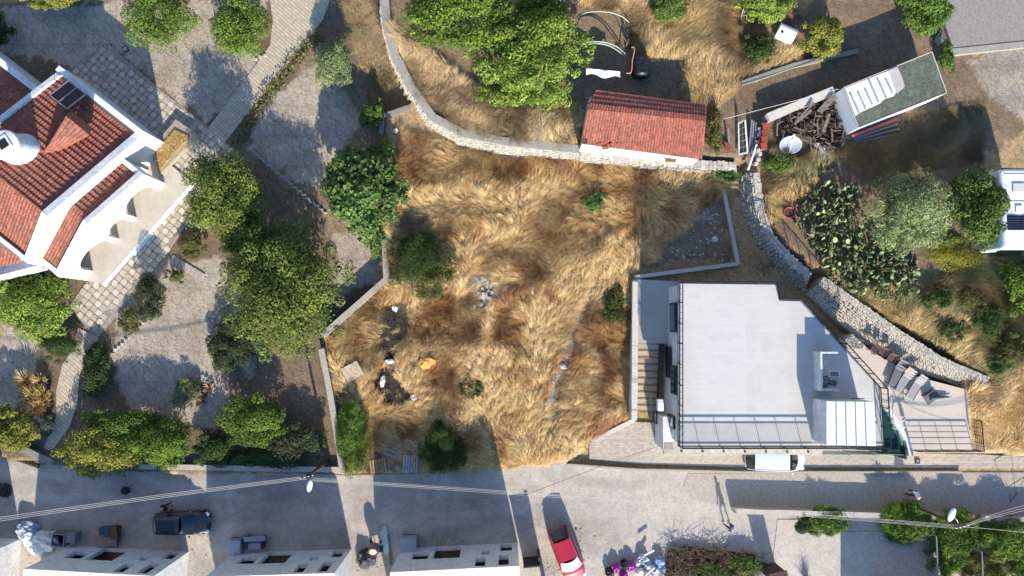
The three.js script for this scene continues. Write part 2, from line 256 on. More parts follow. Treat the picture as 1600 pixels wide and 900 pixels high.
sheet('garden_path', [[122, 512], [154, 528], [138, 556], [124, 585], [121, 630], [108, 668], [80, 705], [68, 700], [88, 650], [88, 610], [97, 570], [112, 548]], 0.56, stripeMat);
// kerbs
function kerb(name, pts, w, h0, h1, m) { const g = new THREE.Group(); g.name = numbered(name); g.userData.kind = 'structure'; scene.add(g); for (let i = 0; i < pts.length - 1; i++) { const a = P(...pts[i], h1), b = P(...pts[i + 1], h1), L = Math.hypot(b[0] - a[0], b[2] - a[2]), n = Math.max(1, Math.round(L / 1.0)); for (let k = 0; k < n; k++) { const t0 = k / n, t1 = (k + 1) / n, j = 0.012; const A = [lerp(a[0], b[0], t0), 0, lerp(a[2], b[2], t0)], B = [lerp(a[0], b[0], t1), 0, lerp(a[2], b[2], t1)], ry = Math.atan2(-(B[2] - A[2]), B[0] - A[0]); mesh('kerb_stone', UNITBOX, m, g).applyMatrix4(new THREE.Matrix4().compose(new THREE.Vector3((A[0] + B[0]) / 2, (h0 + h1) / 2 + rr(-0.006, 0.006), (A[2] + B[2]) / 2), new THREE.Quaternion().setFromAxisAngle(new THREE.Vector3(0, 1, 0), ry), new THREE.Vector3(L / n - j, h1 - h0, w))); } } return g; }
const kerbMat = mat(0xada498, 0.9, { map: T.stone });
kerb('driveway_kerb', [[886, 726], [1000, 734], [1160, 738], [1503, 738]], 0.14, -0.1, 0.32, kerbMat);
kerb('garden_kerb', [[225, 738], [535, 743]], 0.14, -0.1, 0.2, kerbMat);
kerb('plot_kerb', [[545, 743], [640, 742], [720, 739], [800, 732], [884, 724]], 0.12, -0.1, 0.14, kerbMat);

// courtyard flagstones beside the villa, laid in rows along the house
{
  const pg = poly([[166, 66], [248, 138], [330, 202], [368, 236], [335, 275], [308, 325], [262, 395], [200, 470], [150, 532], [108, 478], [135, 440], [165, 440], [300, 290], [240, 230], [150, 170], [105, 112]], 0.55);
  const bed = new MB().prism(pg, 0.4, 0.545, false).build('courtyard', mat(0xb0a494, 0.95, { map: T.dirt })); struct(bed);
  const A = P(105, 113, 0.55), B = P(232, 212, 0.55), a = Math.atan2(B[2] - A[2], B[0] - A[0]), ux = Math.cos(a), uz = Math.sin(a), S = 0.5; let n = 0; const rest = new MB();
  const mats = [0xcabda9, 0xbfb19b, 0xd2c6b4, 0xb8aa95].map(h => mat(h, 0.9, { map: T.stone })); const cand = [];
  for (let i = -40; i < 40; i++) for (let j = -40; j < 40; j++) {
    const cx = A[0] + (i * ux - j * uz) * S, cz = A[2] + (i * uz + j * ux) * S; if (!inside(pg, cx, cz) || segDist(pg, cx, cz) < 0.2) continue; const f = px(cx, 0.5, cz); if (f[0] < -20 || f[1] < -10) continue;
    cand.push([cx, cz, i, j]);
  }
  for (const [cx, cz, i, j] of cand) {
    if (hash2(i, j, 4) < 0.02) continue; const e = S / 2 - 0.02, pts = [], q = [[-1, -1], [1, -1], [1, 1], [-1, 1]];
    q.forEach(([a, b], k) => { const c = 0.05 + 0.09 * hash2(i, j, 50 + k), x = a * (e - 0.03 * hash2(i, j, 40 + k)), z = b * (e - 0.03 * hash2(i, j, 60 + k)); const two = [[x - a * c, z], [x, z - b * c]]; if (a * b > 0) two.reverse(); for (const [lx, lz] of (a * b > 0 ? two.slice() : two.slice())) pts.push([cx + lx * ux - lz * uz, cz + lx * uz + lz * ux]); });
    pts.sort((A2, B2) => Math.atan2(A2[1] - cz, A2[0] - cx) - Math.atan2(B2[1] - cz, B2[0] - cx));
    const top = 0.565 + 0.012 * hash2(i, j, 3); if (n < 298) mesh('flagstone', new MB().prism(pts, 0.5, top, false).geo(), mats[(i * 7 + j * 13 + 800) % 4], bed); else rest.prism(pts, 0.5, top, false); n++;
  }
  if (rest.p.length) stuff(rest.build('far_flagstones', mats[0], bed));
}
// zigzag brick edging across the gravel
{
  const g = new THREE.Group(); g.name = 'brick_edging'; scene.add(g); tag(g, 'thin line of grey bricks across the shaded gravel left of the fig tree', 'edging');
  const a = G(398, 238), b = G(508, 332); for (let k = 0; k < 34; k++) { const t = k / 33; mesh('brick', UNITBOX, k % 3 ? kerbMat : M.concrete, g).applyMatrix4(new THREE.Matrix4().compose(new THREE.Vector3(lerp(a[0], b[0], t), 0.56, lerp(a[2], b[2], t) + (k % 2) * 0.04), new THREE.Quaternion().setFromEuler(new THREE.Euler(0.5, -0.7 + (k % 2 ? 0.5 : -0.5), 0)), new THREE.Vector3(0.3, 0.12, 0.16))); }
}

// ---------------------------------------------------------------- walls
// battered rubble wall between a top line and a foot line (photo pixels), faced with loose stones
function rubbleWall(name, label, top, foot, hTop, hFoot, capW, o = {}) {
  const g = thing(name, label, 'wall'); const tp = top.map(q => P(q[0], q[1], hTop)), fp = foot.map((q, i) => P(q[0], q[1], Array.isArray(hFoot) ? hFoot[i] : hFoot)); const n = top.length;
  const core = new MB(); core.cur = [0.8, 0.8, 0.78]; const nb = tp.map((t, i) => { const a = tp[Math.max(0, i - 1)], b = tp[Math.min(n - 1, i + 1)], dx = b[0] - a[0], dz = b[2] - a[2], l = Math.hypot(dx, dz), s = o.side || 1; return [t[0] + s * dz / l * capW, hTop, t[2] - s * dx / l * capW]; });
  for (let i = 0; i < n - 1; i++) { const d = (q, k) => [q[0], q[1] - k, q[2]]; core.quad(d(fp[i], 0.5), d(fp[i + 1], 0.5), tp[i + 1], tp[i]); core.quad(tp[i], tp[i + 1], nb[i + 1], nb[i]); core.quad(nb[i], nb[i + 1], [nb[i + 1][0], hTop - 1.6, nb[i + 1][2]], [nb[i][0], hTop - 1.6, nb[i][2]]); }
  for (const i of [0, n - 1]) core.quad([fp[i][0], fp[i][1] - 0.5, fp[i][2]], tp[i], nb[i], [nb[i][0], hTop - 1.6, nb[i][2]]);
  core.build('core', o.mat || M.paleStone, g);
  const st = new MB(), S = o.size || 0.26;
  for (let i = 0; i < n - 1; i++) {
    const L = Math.hypot(tp[i + 1][0] - tp[i][0], tp[i + 1][2] - tp[i][2]), H = Math.hypot(tp[i][0] - fp[i][0], tp[i][1] - fp[i][1], tp[i][2] - fp[i][2]), nu = Math.ceil(L / S), nv = Math.ceil(H / S), nc = Math.ceil(capW / S);
    for (let u = 0; u < nu; u++) {
      for (let v = 0; v < nv; v++) { const s = (u + 0.5 + rr(-0.25, 0.25)) / nu, t = (v + 0.5 + rr(-0.2, 0.2)) / nv; const q = [0, 1, 2].map(k => lerp(lerp(fp[i][k], fp[i + 1][k], s), lerp(tp[i][k], tp[i + 1][k], s), t)); const c = rr(0.72, 1.06); st.cur = [c, c * rr(0.96, 1), c * rr(0.9, 1)]; shardStone(st, q[0], q[1], q[2], S * rr(0.75, 1.2), 0.7); }
      if (!o.smoothCap) for (let v = 0; v < nc; v++) { const s = (u + 0.5 + rr(-0.25, 0.25)) / nu, t = (v + 0.5 + rr(-0.2, 0.2)) / nc; const q = [0, 1, 2].map(k => lerp(lerp(tp[i][k], tp[i + 1][k], s), lerp(nb[i][k], nb[i + 1][k], s), t)); const c = rr(0.7, 1.05); st.cur = [c, c * rr(0.96, 1), c * rr(0.9, 1)]; shardStone(st, q[0], q[1], q[2], S * rr(0.75, 1.2), 0.4); }
    }
  }
  stuff(st.build('stones', o.mat || M.paleStone, g));
  if (o.smoothCap) { const cp = new MB(); for (let i = 0; i < n - 1; i++) { const up = (q, k = 0.07) => [q[0], hTop + k, q[2]]; cp.quad(up(tp[i]), up(tp[i + 1]), up(nb[i + 1]), up(nb[i])); cp.quad(up(tp[i], -0.1), up(tp[i + 1], -0.1), up(tp[i + 1]), up(tp[i])); cp.quad(up(nb[i]), up(nb[i + 1]), up(nb[i + 1], -0.1), up(nb[i], -0.1)); } cp.build('coping', M.concrete, g); }
  return g;
}
rubbleWall('retaining_wall', 'long curved retaining wall with grey coping and whitewashed stone face above the dry plot', [[594, -12], [598, 40], [612, 90], [638, 140], [672, 188], [720, 214], [790, 228], [905, 240]], [[596, -12], [600, 42], [612, 93], [636, 145], [668, 197], [718, 226], [790, 241], [905, 252]], HP + 0.2, [0.6, 0.6, 0.6, 0.7, 0.9, 1.3, 1.3, 1.3], 0.62, { smoothCap: true });
rubbleWall('stone_footing', 'whitewashed rubble wall below the red roofed shed', [[906, 243], [1000, 252], [1095, 260], [1150, 262]], [[906, 252], [1000, 261], [1095, 270], [1150, 273]], HP + 0.1, 1.3, 0.4, { size: 0.3 });
rubbleWall('shaded_stone_wall', 'shaded grey stone wall running down from the junk to the modern house', [[1176, 270], [1184, 330], [1200, 372], [1232, 408], [1262, 435]], [[1150, 275], [1160, 335], [1180, 380], [1218, 425], [1258, 458]], HP + 0.25, 1.0, 0.5, { size: 0.28 });
rubbleWall('stone_revetment', 'broad sunlit white rubble bank behind the sun loungers', [[1284, 438], [1340, 478], [1400, 520], [1470, 565], [1543, 596]], [[1262, 458], [1312, 505], [1350, 535], [1430, 580], [1512, 606]], HP + 0.45, 1.9, 0.35, { size: 0.18 });

function copedWall(name, label, pts, h0, h1, w, m, capm) {    // plain wall with a rough rendered top
  const g = thing(name, label, 'wall'); const b = new MB(), c = new MB();
  for (let i = 0; i < pts.length - 1; i++) { const A = P(...pts[i], h1), B = P(...pts[i + 1], h1), L = Math.hypot(B[0] - A[0], B[2] - A[2]), ry = Math.atan2(-(B[2] - A[2]), B[0] - A[0]), ex = w * 0.45; b.box((A[0] + B[0]) / 2, (h0 + h1) / 2, (A[2] + B[2]) / 2, L + ex + 0.002 * i, h1 - h0 - 0.002 * i, w - 0.004 * i, ry); const k = Math.max(1, Math.round(L / 1.4)); for (let q = 0; q < k; q++) { const t = (q + 0.5) / k; c.box(lerp(A[0], B[0], t), h1 + 0.03 + rr(-0.004, 0.012) + 0.003 * i, lerp(A[2], B[2], t), L / k - 0.02 + (q === k - 1 ? ex : 0), 0.06, w + 0.08 + rr(-0.02, 0.03), ry); } }
  b.build('wall_body', m, g); c.build('coping', capm || m, g); return g;
}
copedWall('boundary_wall', 'speckled concrete boundary wall bending between the fig tree and the dry plot', [[600, 362], [604, 436], [504, 524]], 0.2, 1.5, 0.36, M.concrete, mat(0xb3a99a, 0.95, { map: T.stone }));
copedWall('boundary_wall', 'speckled concrete boundary wall beside the brown yard running down to the street', [[502, 545], [515, 610], [536, 738]], 0.1, 1.35, 0.36, M.concrete, mat(0xb3a99a, 0.95, { map: T.stone }));
copedWall('street_wall', 'low pale garden wall along the street under the hedge', [[218, 729], [538, 734]], -0.1, 0.85, 0.32, M.concrete, mat(0xb9b1a5, 0.95, { map: T.stone }));
copedWall('broken_wall', 'short broken stub of grey wall next to the citrus bush', [[596, 208], [597, 182], [640, 168]], 0.3, 1.4, 0.3, M.greyStone);
copedWall('low_wall', 'thin pale low wall closing the shaded corner of the plot', [[1130, 293], [1153, 412], [992, 433]], 0.5, 1.55, 0.22, M.concrete, mat(0xc4bfb6, 0.9, { map: T.stone }));
copedWall('parapet_wall', 'low stone parapet on the south side of the paved road', [[1150, 799], [1300, 803], [1400, 806], [1620, 812], [1760, 816]], -0.2, 0.95, 0.3, M.concrete, mat(0xb9b0a3, 0.95, { map: T.stone }));
copedWall('gully_wall', 'narrow half buried wall crossing the dark gully north of the junk', [[1160, 130], [1240, 102], [1340, 80]], HP - 0.4, HP + 0.5, 0.25, M.greyStone);
copedWall('rubble_garden_wall', 'pale stone wall running from the red bricks up to the trailer', [[1200, 184], [1250, 163], [1302, 142]], HP - 0.4, HP + 0.9, 0.55, M.concrete, mat(0xcfc8bb, 0.95, { map: T.stone }));
copedWall('drive_edge_wall', 'slanted low wall at the foot of the outside stairs beside the dry plot', [[924, 690], [991, 656]], -0.1, 0.55, 0.22, M.concrete, mat(0xcfc7bb, 0.9, { map: T.stone }));
copedWall('plot_wall', 'low dark wall in front of the shed yard on the upper terrace', [[842, 224], [842, 160]], HP - 0.2, HP + 0.35, 0.15, M.greyStone);
// ---------------------------------------------------------------- trees and shrubs
const PAL = {
  bright: [0x495f1e, 0x576c24, 0x3b511a, 0x63752c], yellow: [0x75762f, 0x676d29, 0x837d37, 0x555f24], olive: [0x616c44, 0x70794f, 0x535e3a, 0x7e865e], dull: [0x505126, 0x5b592e, 0x424720, 0x635f37], dark: [0x2f411b, 0x384a22, 0x283918, 0x435429],
  citrus: [0x415522, 0x506328, 0x34471d, 0x617036], fig: [0x435a2a, 0x516832, 0x384e23, 0x5f733c], lime: [0x6e7f2f, 0x60732a, 0x7f893c, 0x506524], conifer: [0x313923, 0x3d462d, 0x474e34, 0x28311e], bluish: [0x485345, 0x565f51, 0x3c463a], carob: [0x505c26, 0x5d672c, 0x434f1f, 0x6c7036], oleander: [0x4e6624, 0x425a22, 0x5f732d, 0x374e19], mustard: [0x787824, 0x686b23, 0x87832e],
};
function leafQuad(mb, c, n, up, l, w) {                      // a folded leaf: two triangles across its midrib
  const t = up, s = new THREE.Vector3().crossVectors(n, t).normalize();
  const a = c.clone().addScaledVector(t, -l / 2), b = c.clone().addScaledVector(t, l / 2), L = c.clone().addScaledVector(s, w / 2).addScaledVector(n, w * 0.16), R = c.clone().addScaledVector(s, -w / 2).addScaledVector(n, w * 0.16);
  mb.tri(a.toArray(), R.toArray(), b.toArray()); mb.tri(a.toArray(), b.toArray(), L.toArray());
}
function plant(name, label, cat, cx, cy, rx, rz, H, o = {}) {
  const g = thing(name, label, cat, o.group); seed = Math.round(cx * 131 + cy * 17 + rx);
  const base0 = G(cx, cy); let gh = base0[1], C = P(cx, cy, gh + H * 0.55); gh = groundH(C[0], C[2]); C = P(cx, cy, gh + H * 0.55); const sc = (HC - C[1]) / F;
  const R = [rx * sc * 1.08, H * 0.5, rz * sc * 1.08], cen = [C[0], gh + H * 0.54, C[2]], pal = PAL[o.pal || 'bright'].map(lin), nb = o.blobs ?? 14, ll = o.leaf || 0.2, lw = ll * (o.wide || 0.55), mb = new MB();
  const blobs = []; const shrink = o.blob || 0.42;
  for (let i = 0; i < nb; i++) { const u = rr(-0.25, 1), t = rnd() * 6.283, k = Math.sqrt(1 - u * u) * rr(0.55, 1), f = 1 - shrink * 0.75; blobs.push({ c: [cen[0] + R[0] * f * k * Math.cos(t), cen[1] + R[1] * f * u * rr(0.6, 1), cen[2] + R[2] * f * k * Math.sin(t)], r: rr(0.5, 1.3) * shrink, tone: rr(0.75, 1.25) }); }
  for (let i = 0; i < nb * (o.tips ?? 0.7); i++) { const u = rr(-0.4, 0.85), t = rnd() * 6.283, k = Math.sqrt(1 - u * u), f = rr(0.78, 1.02); blobs.push({ c: [cen[0] + R[0] * f * k * Math.cos(t), cen[1] + R[1] * f * u, cen[2] + R[2] * f * k * Math.sin(t)], r: rr(0.3, 0.62) * shrink, tone: rr(0.8, 1.3) }); }
  blobs.push({ c: cen.slice(), r: 0.6, tone: 0.9 });
  const area = blobs.reduce((s, b) => s + b.r * b.r * (R[0] * R[2] + R[0] * R[1] + R[1] * R[2]) / 3, 0) * 4 * Math.PI;
  const n = Math.min(o.max || 9000, Math.round((o.dens || 1.0) * area * 0.85 / (ll * lw * 0.5))), tot = blobs.reduce((s, b) => s + b.r * b.r, 0);
  const v = new THREE.Vector3(), nn = new THREE.Vector3(), up = new THREE.Vector3();
  for (const b of blobs) for (let i = 0, k = Math.round(n * b.r * b.r / tot); i < k; i++) {
    nn.set(gauss(), gauss(), gauss()).normalize(); if (nn.y < -0.35) nn.y *= -1; const d = 1 - Math.abs(gauss()) * (o.fuzz ?? 0.45) + (rnd() < 0.12 ? rr(0, 0.34) * Math.min(1, 2.2 * (o.fuzz ?? 0.45)) : 0);
    v.set(b.c[0] + nn.x * R[0] * b.r * d, b.c[1] + nn.y * R[1] * b.r * d, b.c[2] + nn.z * R[2] * b.r * d); if (v.y < gh + 0.03) v.y = gh + rr(0.03, 0.2);
    nn.set(nn.x + gauss() * 0.9, nn.y + 0.35 + gauss() * 0.8, nn.z + gauss() * 0.9).normalize(); up.set(gauss(), gauss() * 0.5, gauss()).cross(nn).normalize();
    const c = pal[Math.floor(rnd() * pal.length)], m = b.tone * rr(1.1, 1.65) * (o.glow || 1); mb.cur = [c[0] * m, c[1] * m, c[2] * m]; const s = rr(0.7, 1.3); leafQuad(mb, v, nn, up, ll * s, lw * s);
  }
  mb.build('crown', M.foliage, g);
  const tk = new MB(), tr = o.trunk || Math.max(0.04, 0.035 * H), foot = [cen[0], gh - 0.08, cen[2]], fork = [cen[0] + rr(-0.1, 0.1), gh + H * 0.32, cen[2] + rr(-0.1, 0.1)]; tk.bar(foot, fork, tr * 1.25, 8, tr * 0.8);
  for (const b of blobs.slice(0, 9)) { const mid = [lerp(fork[0], b.c[0], 0.5) + rr(-0.1, 0.1), lerp(fork[1], b.c[1], 0.6), lerp(fork[2], b.c[2], 0.5) + rr(-0.1, 0.1)]; tk.bar(fork, mid, tr * 0.6, 5, tr * 0.4); tk.bar(mid, b.c, tr * 0.4, 5, tr * 0.12); }
  tk.build('trunk', M.bark, g); return g;
}
// clump of long arching blades
function clump(name, label, cat, cx, cy, rx, rz, H, n, cols, o = {}) {
  const g = thing(name, label, cat, o.group); seed = Math.round(cx * 91 + cy * 13); const c0 = G(cx, cy), gh = groundH(c0[0], c0[2]), sc = (HC - gh) / F, RX = rx * sc, RZ = rz * sc, mb = new MB(), cl = cols.map(lin), w0 = o.w || 0.05, heads = [];
  for (let i = 0; i < (o.heads || 7); i++) { const t = rnd() * 6.283, k = Math.sqrt(rnd()) * 0.72; heads.push([c0[0] + RX * k * Math.cos(t), c0[2] + RZ * k * Math.sin(t), rr(0.7, 1.1)]); }
  for (let i = 0; i < n; i++) {
    const h = heads[i % heads.length], t = rnd() * 6.283, L = H * h[2] * rr(0.6, 1.1), out = L * rr(0.15, o.out || 0.75), dx = Math.cos(t), dz = Math.sin(t), bx = h[0] + dx * rr(0, 0.18), bz = h[1] + dz * rr(0, 0.18), c = cl[Math.floor(rnd() * cl.length)], m = rr(0.75, 1.25); mb.cur = [c[0] * m, c[1] * m, c[2] * m];
    const q = (s) => [bx + dx * out * s * s, gh + L * (s - 0.28 * s * s * (out / L)), bz + dz * out * s * s], sx = -dz * w0, sz = dx * w0; let a = q(0), wa = 1;
    for (let k = 1; k <= 3; k++) { const b = q(k / 3), wb = 1 - k / 3 * 0.9; mb.quad([a[0] - sx * wa, a[1], a[2] - sz * wa], [a[0] + sx * wa, a[1], a[2] + sz * wa], [b[0] + sx * wb, b[1], b[2] + sz * wb], [b[0] - sx * wb, b[1], b[2] - sz * wb]); a = b; wa = wb; }
  }
  mb.build('blades', M.leaf, g); const bs = new MB(); bs.add(new THREE.SphereGeometry(1, 10, 6), new THREE.Matrix4().compose(new THREE.Vector3(c0[0], gh, c0[2]), new THREE.Quaternion(), new THREE.Vector3(RX * 0.45, 0.12, RZ * 0.45))).build('root_mound', mat(0x5a4a35, 1), g); return g;
}
const tree = (l, ...a) => plant('broadleaf_tree', l, 'tree', ...a), shrub = (l, ...a) => plant('shrub', l, 'shrub', ...a);
// villa garden
shrub('dense bright green round shrub at the top between gravel and path, left one', 250, 24, 58, 54, 3.2, { pal: 'bright', blobs: 34, blob: 0.34, leaf: 0.17, fuzz: 0.14, tips: 0.25 });
shrub('dense bright green round shrub touching the brick path at the top', 378, 44, 49, 52, 3.2, { pal: 'bright', blobs: 34, blob: 0.34, leaf: 0.17, fuzz: 0.14, tips: 0.25 });
shrub('yellowish shrub cut by the top edge over the shaded gravel', 78, -14, 48, 30, 2.2, { pal: 'yellow', blobs: 16 });
shrub('small dark green bush on the left edge above the villa', -8, 44, 26, 26, 1.8, { pal: 'dark' });
shrub('silvery olive bush on the pale gravel right of the brick path', 524, 102, 34, 36, 2.6, { pal: 'olive', leaf: 0.2, wide: 0.3, blobs: 18, blob: 0.36 });
shrub('small glossy citrus bush beside the broken wall stub', 580, 180, 22, 28, 1.9, { pal: 'citrus', leaf: 0.2 });
tree('large leaved green fig tree over the boundary wall', 572, 302, 63, 72, 4.6, { pal: 'fig', leaf: 0.34, wide: 0.8, blobs: 30, blob: 0.3, dens: 0.75 });
shrub('low ivy-like green growth on the wall below the fig tree', 585, 375, 13, 28, 1.3, { pal: 'fig', leaf: 0.2, blobs: 8 });
tree('olive brown carob tree beside the paved yard', 352, 305, 58, 68, 5.4, { pal: 'carob', leaf: 0.19, blobs: 40, blob: 0.34, dens: 1.3, max: 15000 });
tree('biggest spreading olive green tree in the middle of the villa garden', 448, 455, 92, 98, 6.2, { pal: 'carob', leaf: 0.22, blobs: 56, blob: 0.3, dens: 1.4, max: 24000 });
shrub('drab low shrub filling in left of the spreading tree', 395, 378, 46, 42, 3.6, { pal: 'carob', leaf: 0.2, blobs: 20, dens: 1.2 });
plant('conifer_shrub', 'grey green conifer shrub at the edge of the pale paving', 'shrub', 231, 467, 27, 37, 2.4, { pal: 'conifer', leaf: 0.15, wide: 0.35, blobs: 20, blob: 0.34 });
shrub('large dense yellow green bush against the south corner of the villa', 54, 476, 62, 52, 3.2, { pal: 'lime', leaf: 0.19, blobs: 34, blob: 0.32 });
shrub('long bush in the shade right below the white villa parapet', 30, 432, 70, 22, 2.2, { pal: 'dark', blobs: 16 });
plant('conifer_shrub', 'feathery dark green mound beside the start of the garden path', 'shrub', 90, 542, 29, 23, 1.5, { pal: 'dark', leaf: 0.14, wide: 0.25, blobs: 12 });
clump('ornamental_grass', 'tall straw coloured ornamental grass left of the garden path', 'grass clump', 66, 610, 26, 44, 1.3, 2600, [0xc0a060, 0xa8853f, 0xcdb67c, 0x8a6c38]);
shrub('small bluish plant at the foot of the straw coloured grass', 65, 660, 24, 20, 0.9, { pal: 'bluish', leaf: 0.16, wide: 0.3, blobs: 8 });
shrub('yellow green bush at the left edge above the street', 14, 666, 36, 33, 2.4, { pal: 'yellow', blobs: 18 });
shrub('dark spiky bush with a yellow edge beside the stone-ringed bed', 362, 540, 36, 37, 1.7, { pal: 'conifer', leaf: 0.26, wide: 0.2, blobs: 14 });
shrub('low green plant in the small stone-ringed bed on the gravel', 288, 612, 24, 24, 0.9, { pal: 'olive', leaf: 0.2, wide: 0.3, blobs: 10 });
clump('dry_plant', 'dry brown plant inside the small stone-ringed bed', 'grass clump', 318, 610, 18, 26, 0.6, 240, [0xa58464, 0x8a6a4c, 0xb79a7a]);
shrub('dense round green bush at the south of the gravel yard', 396, 654, 50, 41, 2.6, { pal: 'bright', blobs: 28, blob: 0.34, leaf: 0.17, fuzz: 0.16, tips: 0.3 });
shrub('yellow flowering bush leaning over the street wall', 158, 704, 62, 38, 2.6, { pal: 'yellow', leaf: 0.17, blobs: 26, blob: 0.33 });
shrub('green hedge bush right of the yellow flowering bush', 254, 694, 56, 40, 2.7, { pal: 'bright', leaf: 0.17, blobs: 26, blob: 0.33 });
shrub('green hedge bush behind the yellow flowering bush', 200, 662, 66, 26, 2.2, { pal: 'oleander', leaf: 0.17, blobs: 18 });
shrub('dark olive hedge bush between the green hedge and the round bush', 335, 700, 32, 28, 1.9, { pal: 'dark', leaf: 0.16, blobs: 14 });
shrub('long dark thin-leaved bush in shade behind the street wall', 462, 692, 46, 36, 1.7, { pal: 'conifer', leaf: 0.15, blobs: 18, dens: 0.7 });
shrub('low dark shrub along the street wall under the round bush', 410, 714, 50, 16, 1.2, { pal: 'dark', leaf: 0.15, blobs: 12 });
shrub('dark green planting along the right side of the garden path', 150, 585, 20, 40, 1.1, { pal: 'dark', leaf: 0.16, blobs: 12 });
shrub('small reddish brown planting strip between paving and gravel', 200, 500, 18, 22, 0.7, { pal: 'dull', leaf: 0.15, blobs: 8 });
shrub('small shrub with pale leaves near the paving slab strip', 276, 432, 16, 14, 0.8, { pal: 'dull', leaf: 0.15, blobs: 7 });
shrub('low weeds below the carob tree at the end of the gravel', 300, 385, 22, 22, 0.9, { pal: 'dull', leaf: 0.15, blobs: 8 });
// groundcover strip along the brick path
{
  const pg = [[494, 48], [508, 60], [470, 100], [440, 140], [405, 190], [372, 236], [356, 226], [395, 170], [430, 120], [470, 72]], mb = new MB(); seed = 99; const v = new THREE.Vector3(), nn = new THREE.Vector3(), up = new THREE.Vector3(), pal = [...PAL.dull, ...PAL.yellow].map(lin);
  for (let i = 0; i < 9000; i++) { const a = rr(356, 508), b = rr(48, 236); if (!inside(pg, a, b)) continue; const q = G(a, b); v.set(q[0], q[1] + rr(0.02, 0.45) * (0.5 + fbm(q[0], q[2], 8)), q[2]); nn.set(gauss(), 0.7, gauss()).normalize(); up.set(gauss(), gauss(), gauss()).cross(nn).normalize(); const c = pal[Math.floor(rnd() * pal.length)], m = rr(0.7, 1.1); mb.cur = [c[0] * m, c[1] * m, c[2] * m]; leafQuad(mb, v, nn, up, 0.22, 0.1); }
  const o = stuff(mb.build('groundcover', M.leaf)); tag(o, 'strip of low olive green groundcover along the brick path', 'groundcover');
}
// dry plot
plant('shrub', 'dark green feathery bush on the dry plot below the bend of the boundary wall', 'shrub', 658, 412, 50, 54, 1.9, { pal: 'dark', leaf: 0.34, wide: 0.1, blobs: 26, blob: 0.36, fuzz: 0.6, tips: 1, max: 14000 });
plant('shrub', 'bright green feathery bush between the boundary wall and the pallets', 'shrub', 552, 686, 25, 56, 1.8, { pal: 'oleander', leaf: 0.34, wide: 0.1, blobs: 22, blob: 0.4, fuzz: 0.6, tips: 1, max: 10000 });
plant('shrub', 'shaded dark green feathery bush right of the white pallet', 'shrub', 693, 702, 34, 38, 1.5, { pal: 'dark', leaf: 0.34, wide: 0.1, blobs: 20, blob: 0.38, fuzz: 0.6, tips: 1, max: 10000 });
shrub('small dark green weed on the dry grass above the building shadow', 736, 607, 20, 15, 0.7, { pal: 'dark', leaf: 0.2, blobs: 8 });
shrub('small bright green bush alone in the dry grass left of the house shadow', 928, 315, 22, 14, 0.9, { pal: 'fig', leaf: 0.2, blobs: 10 });
shrub('green weed growing against the wall of the outside stairs', 962, 476, 22, 30, 0.9, { pal: 'dark', leaf: 0.18, blobs: 10, dens: 0.7 });
shrub('yellow green bush behind the fig tree at the plot corner', 606, 232, 16, 16, 1.1, { pal: 'yellow', leaf: 0.15, blobs: 8 });
shrub('bright green creeper hanging at the corner below the junk window frames', 1135, 276, 28, 12, 1.0, { pal: 'fig', leaf: 0.17, blobs: 8 });
// upper terrace
tree('wide green tree at the top edge above the curved wall', 718, 30, 92, 52, 4.0, { pal: 'bright', leaf: 0.22, blobs: 40, blob: 0.28, max: 12000 });
tree('bright yellow green loquat tree left of the shed', 832, 92, 92, 78, 3.9, { pal: 'lime', leaf: 0.26, wide: 0.5, blobs: 42, blob: 0.24, max: 12000 });
shrub('dark shaded shrub between the two trees at the top edge', 850, 12, 42, 30, 2.2, { pal: 'bright', leaf: 0.2, blobs: 12, dens: 0.7 });
shrub('round bright green bush at the top edge in dry grass', 1044, 8, 28, 24, 1.5, { pal: 'citrus', leaf: 0.17, blobs: 16 });
shrub('lime green bush at the top edge above the white barrel', 1198, 8, 46, 26, 2.2, { pal: 'lime', leaf: 0.2, blobs: 18 });
shrub('grey green bush left of the white barrel', 1186, 74, 26, 26, 1.6, { pal: 'dark', leaf: 0.17, blobs: 12 });
shrub('round yellow green bush right of the white barrel', 1285, 58, 33, 37, 2.0, { pal: 'yellow', leaf: 0.17, blobs: 20, blob: 0.36 });
shrub('green bush beside the paved forecourt at the top', 1440, 18, 42, 34, 2.3, { pal: 'oleander', leaf: 0.19, blobs: 18 });
shrub('straggling green plant between trailer and forecourt kerb', 1478, 92, 14, 26, 0.9, { pal: 'oleander', leaf: 0.17, blobs: 6 });
shrub('leafy weeds between the shed gable and the window frames', 1116, 205, 16, 36, 0.9, { pal: 'dull', leaf: 0.17, blobs: 10 });
shrub('green weeds under the satellite dish', 1215, 252, 24, 18, 0.8, { pal: 'oleander', leaf: 0.16, blobs: 9 });
shrub('thin green bush below the yellow green loquat tree', 800, 150, 50, 22, 1.2, { pal: 'bright', leaf: 0.2, blobs: 12, dens: 0.7 });
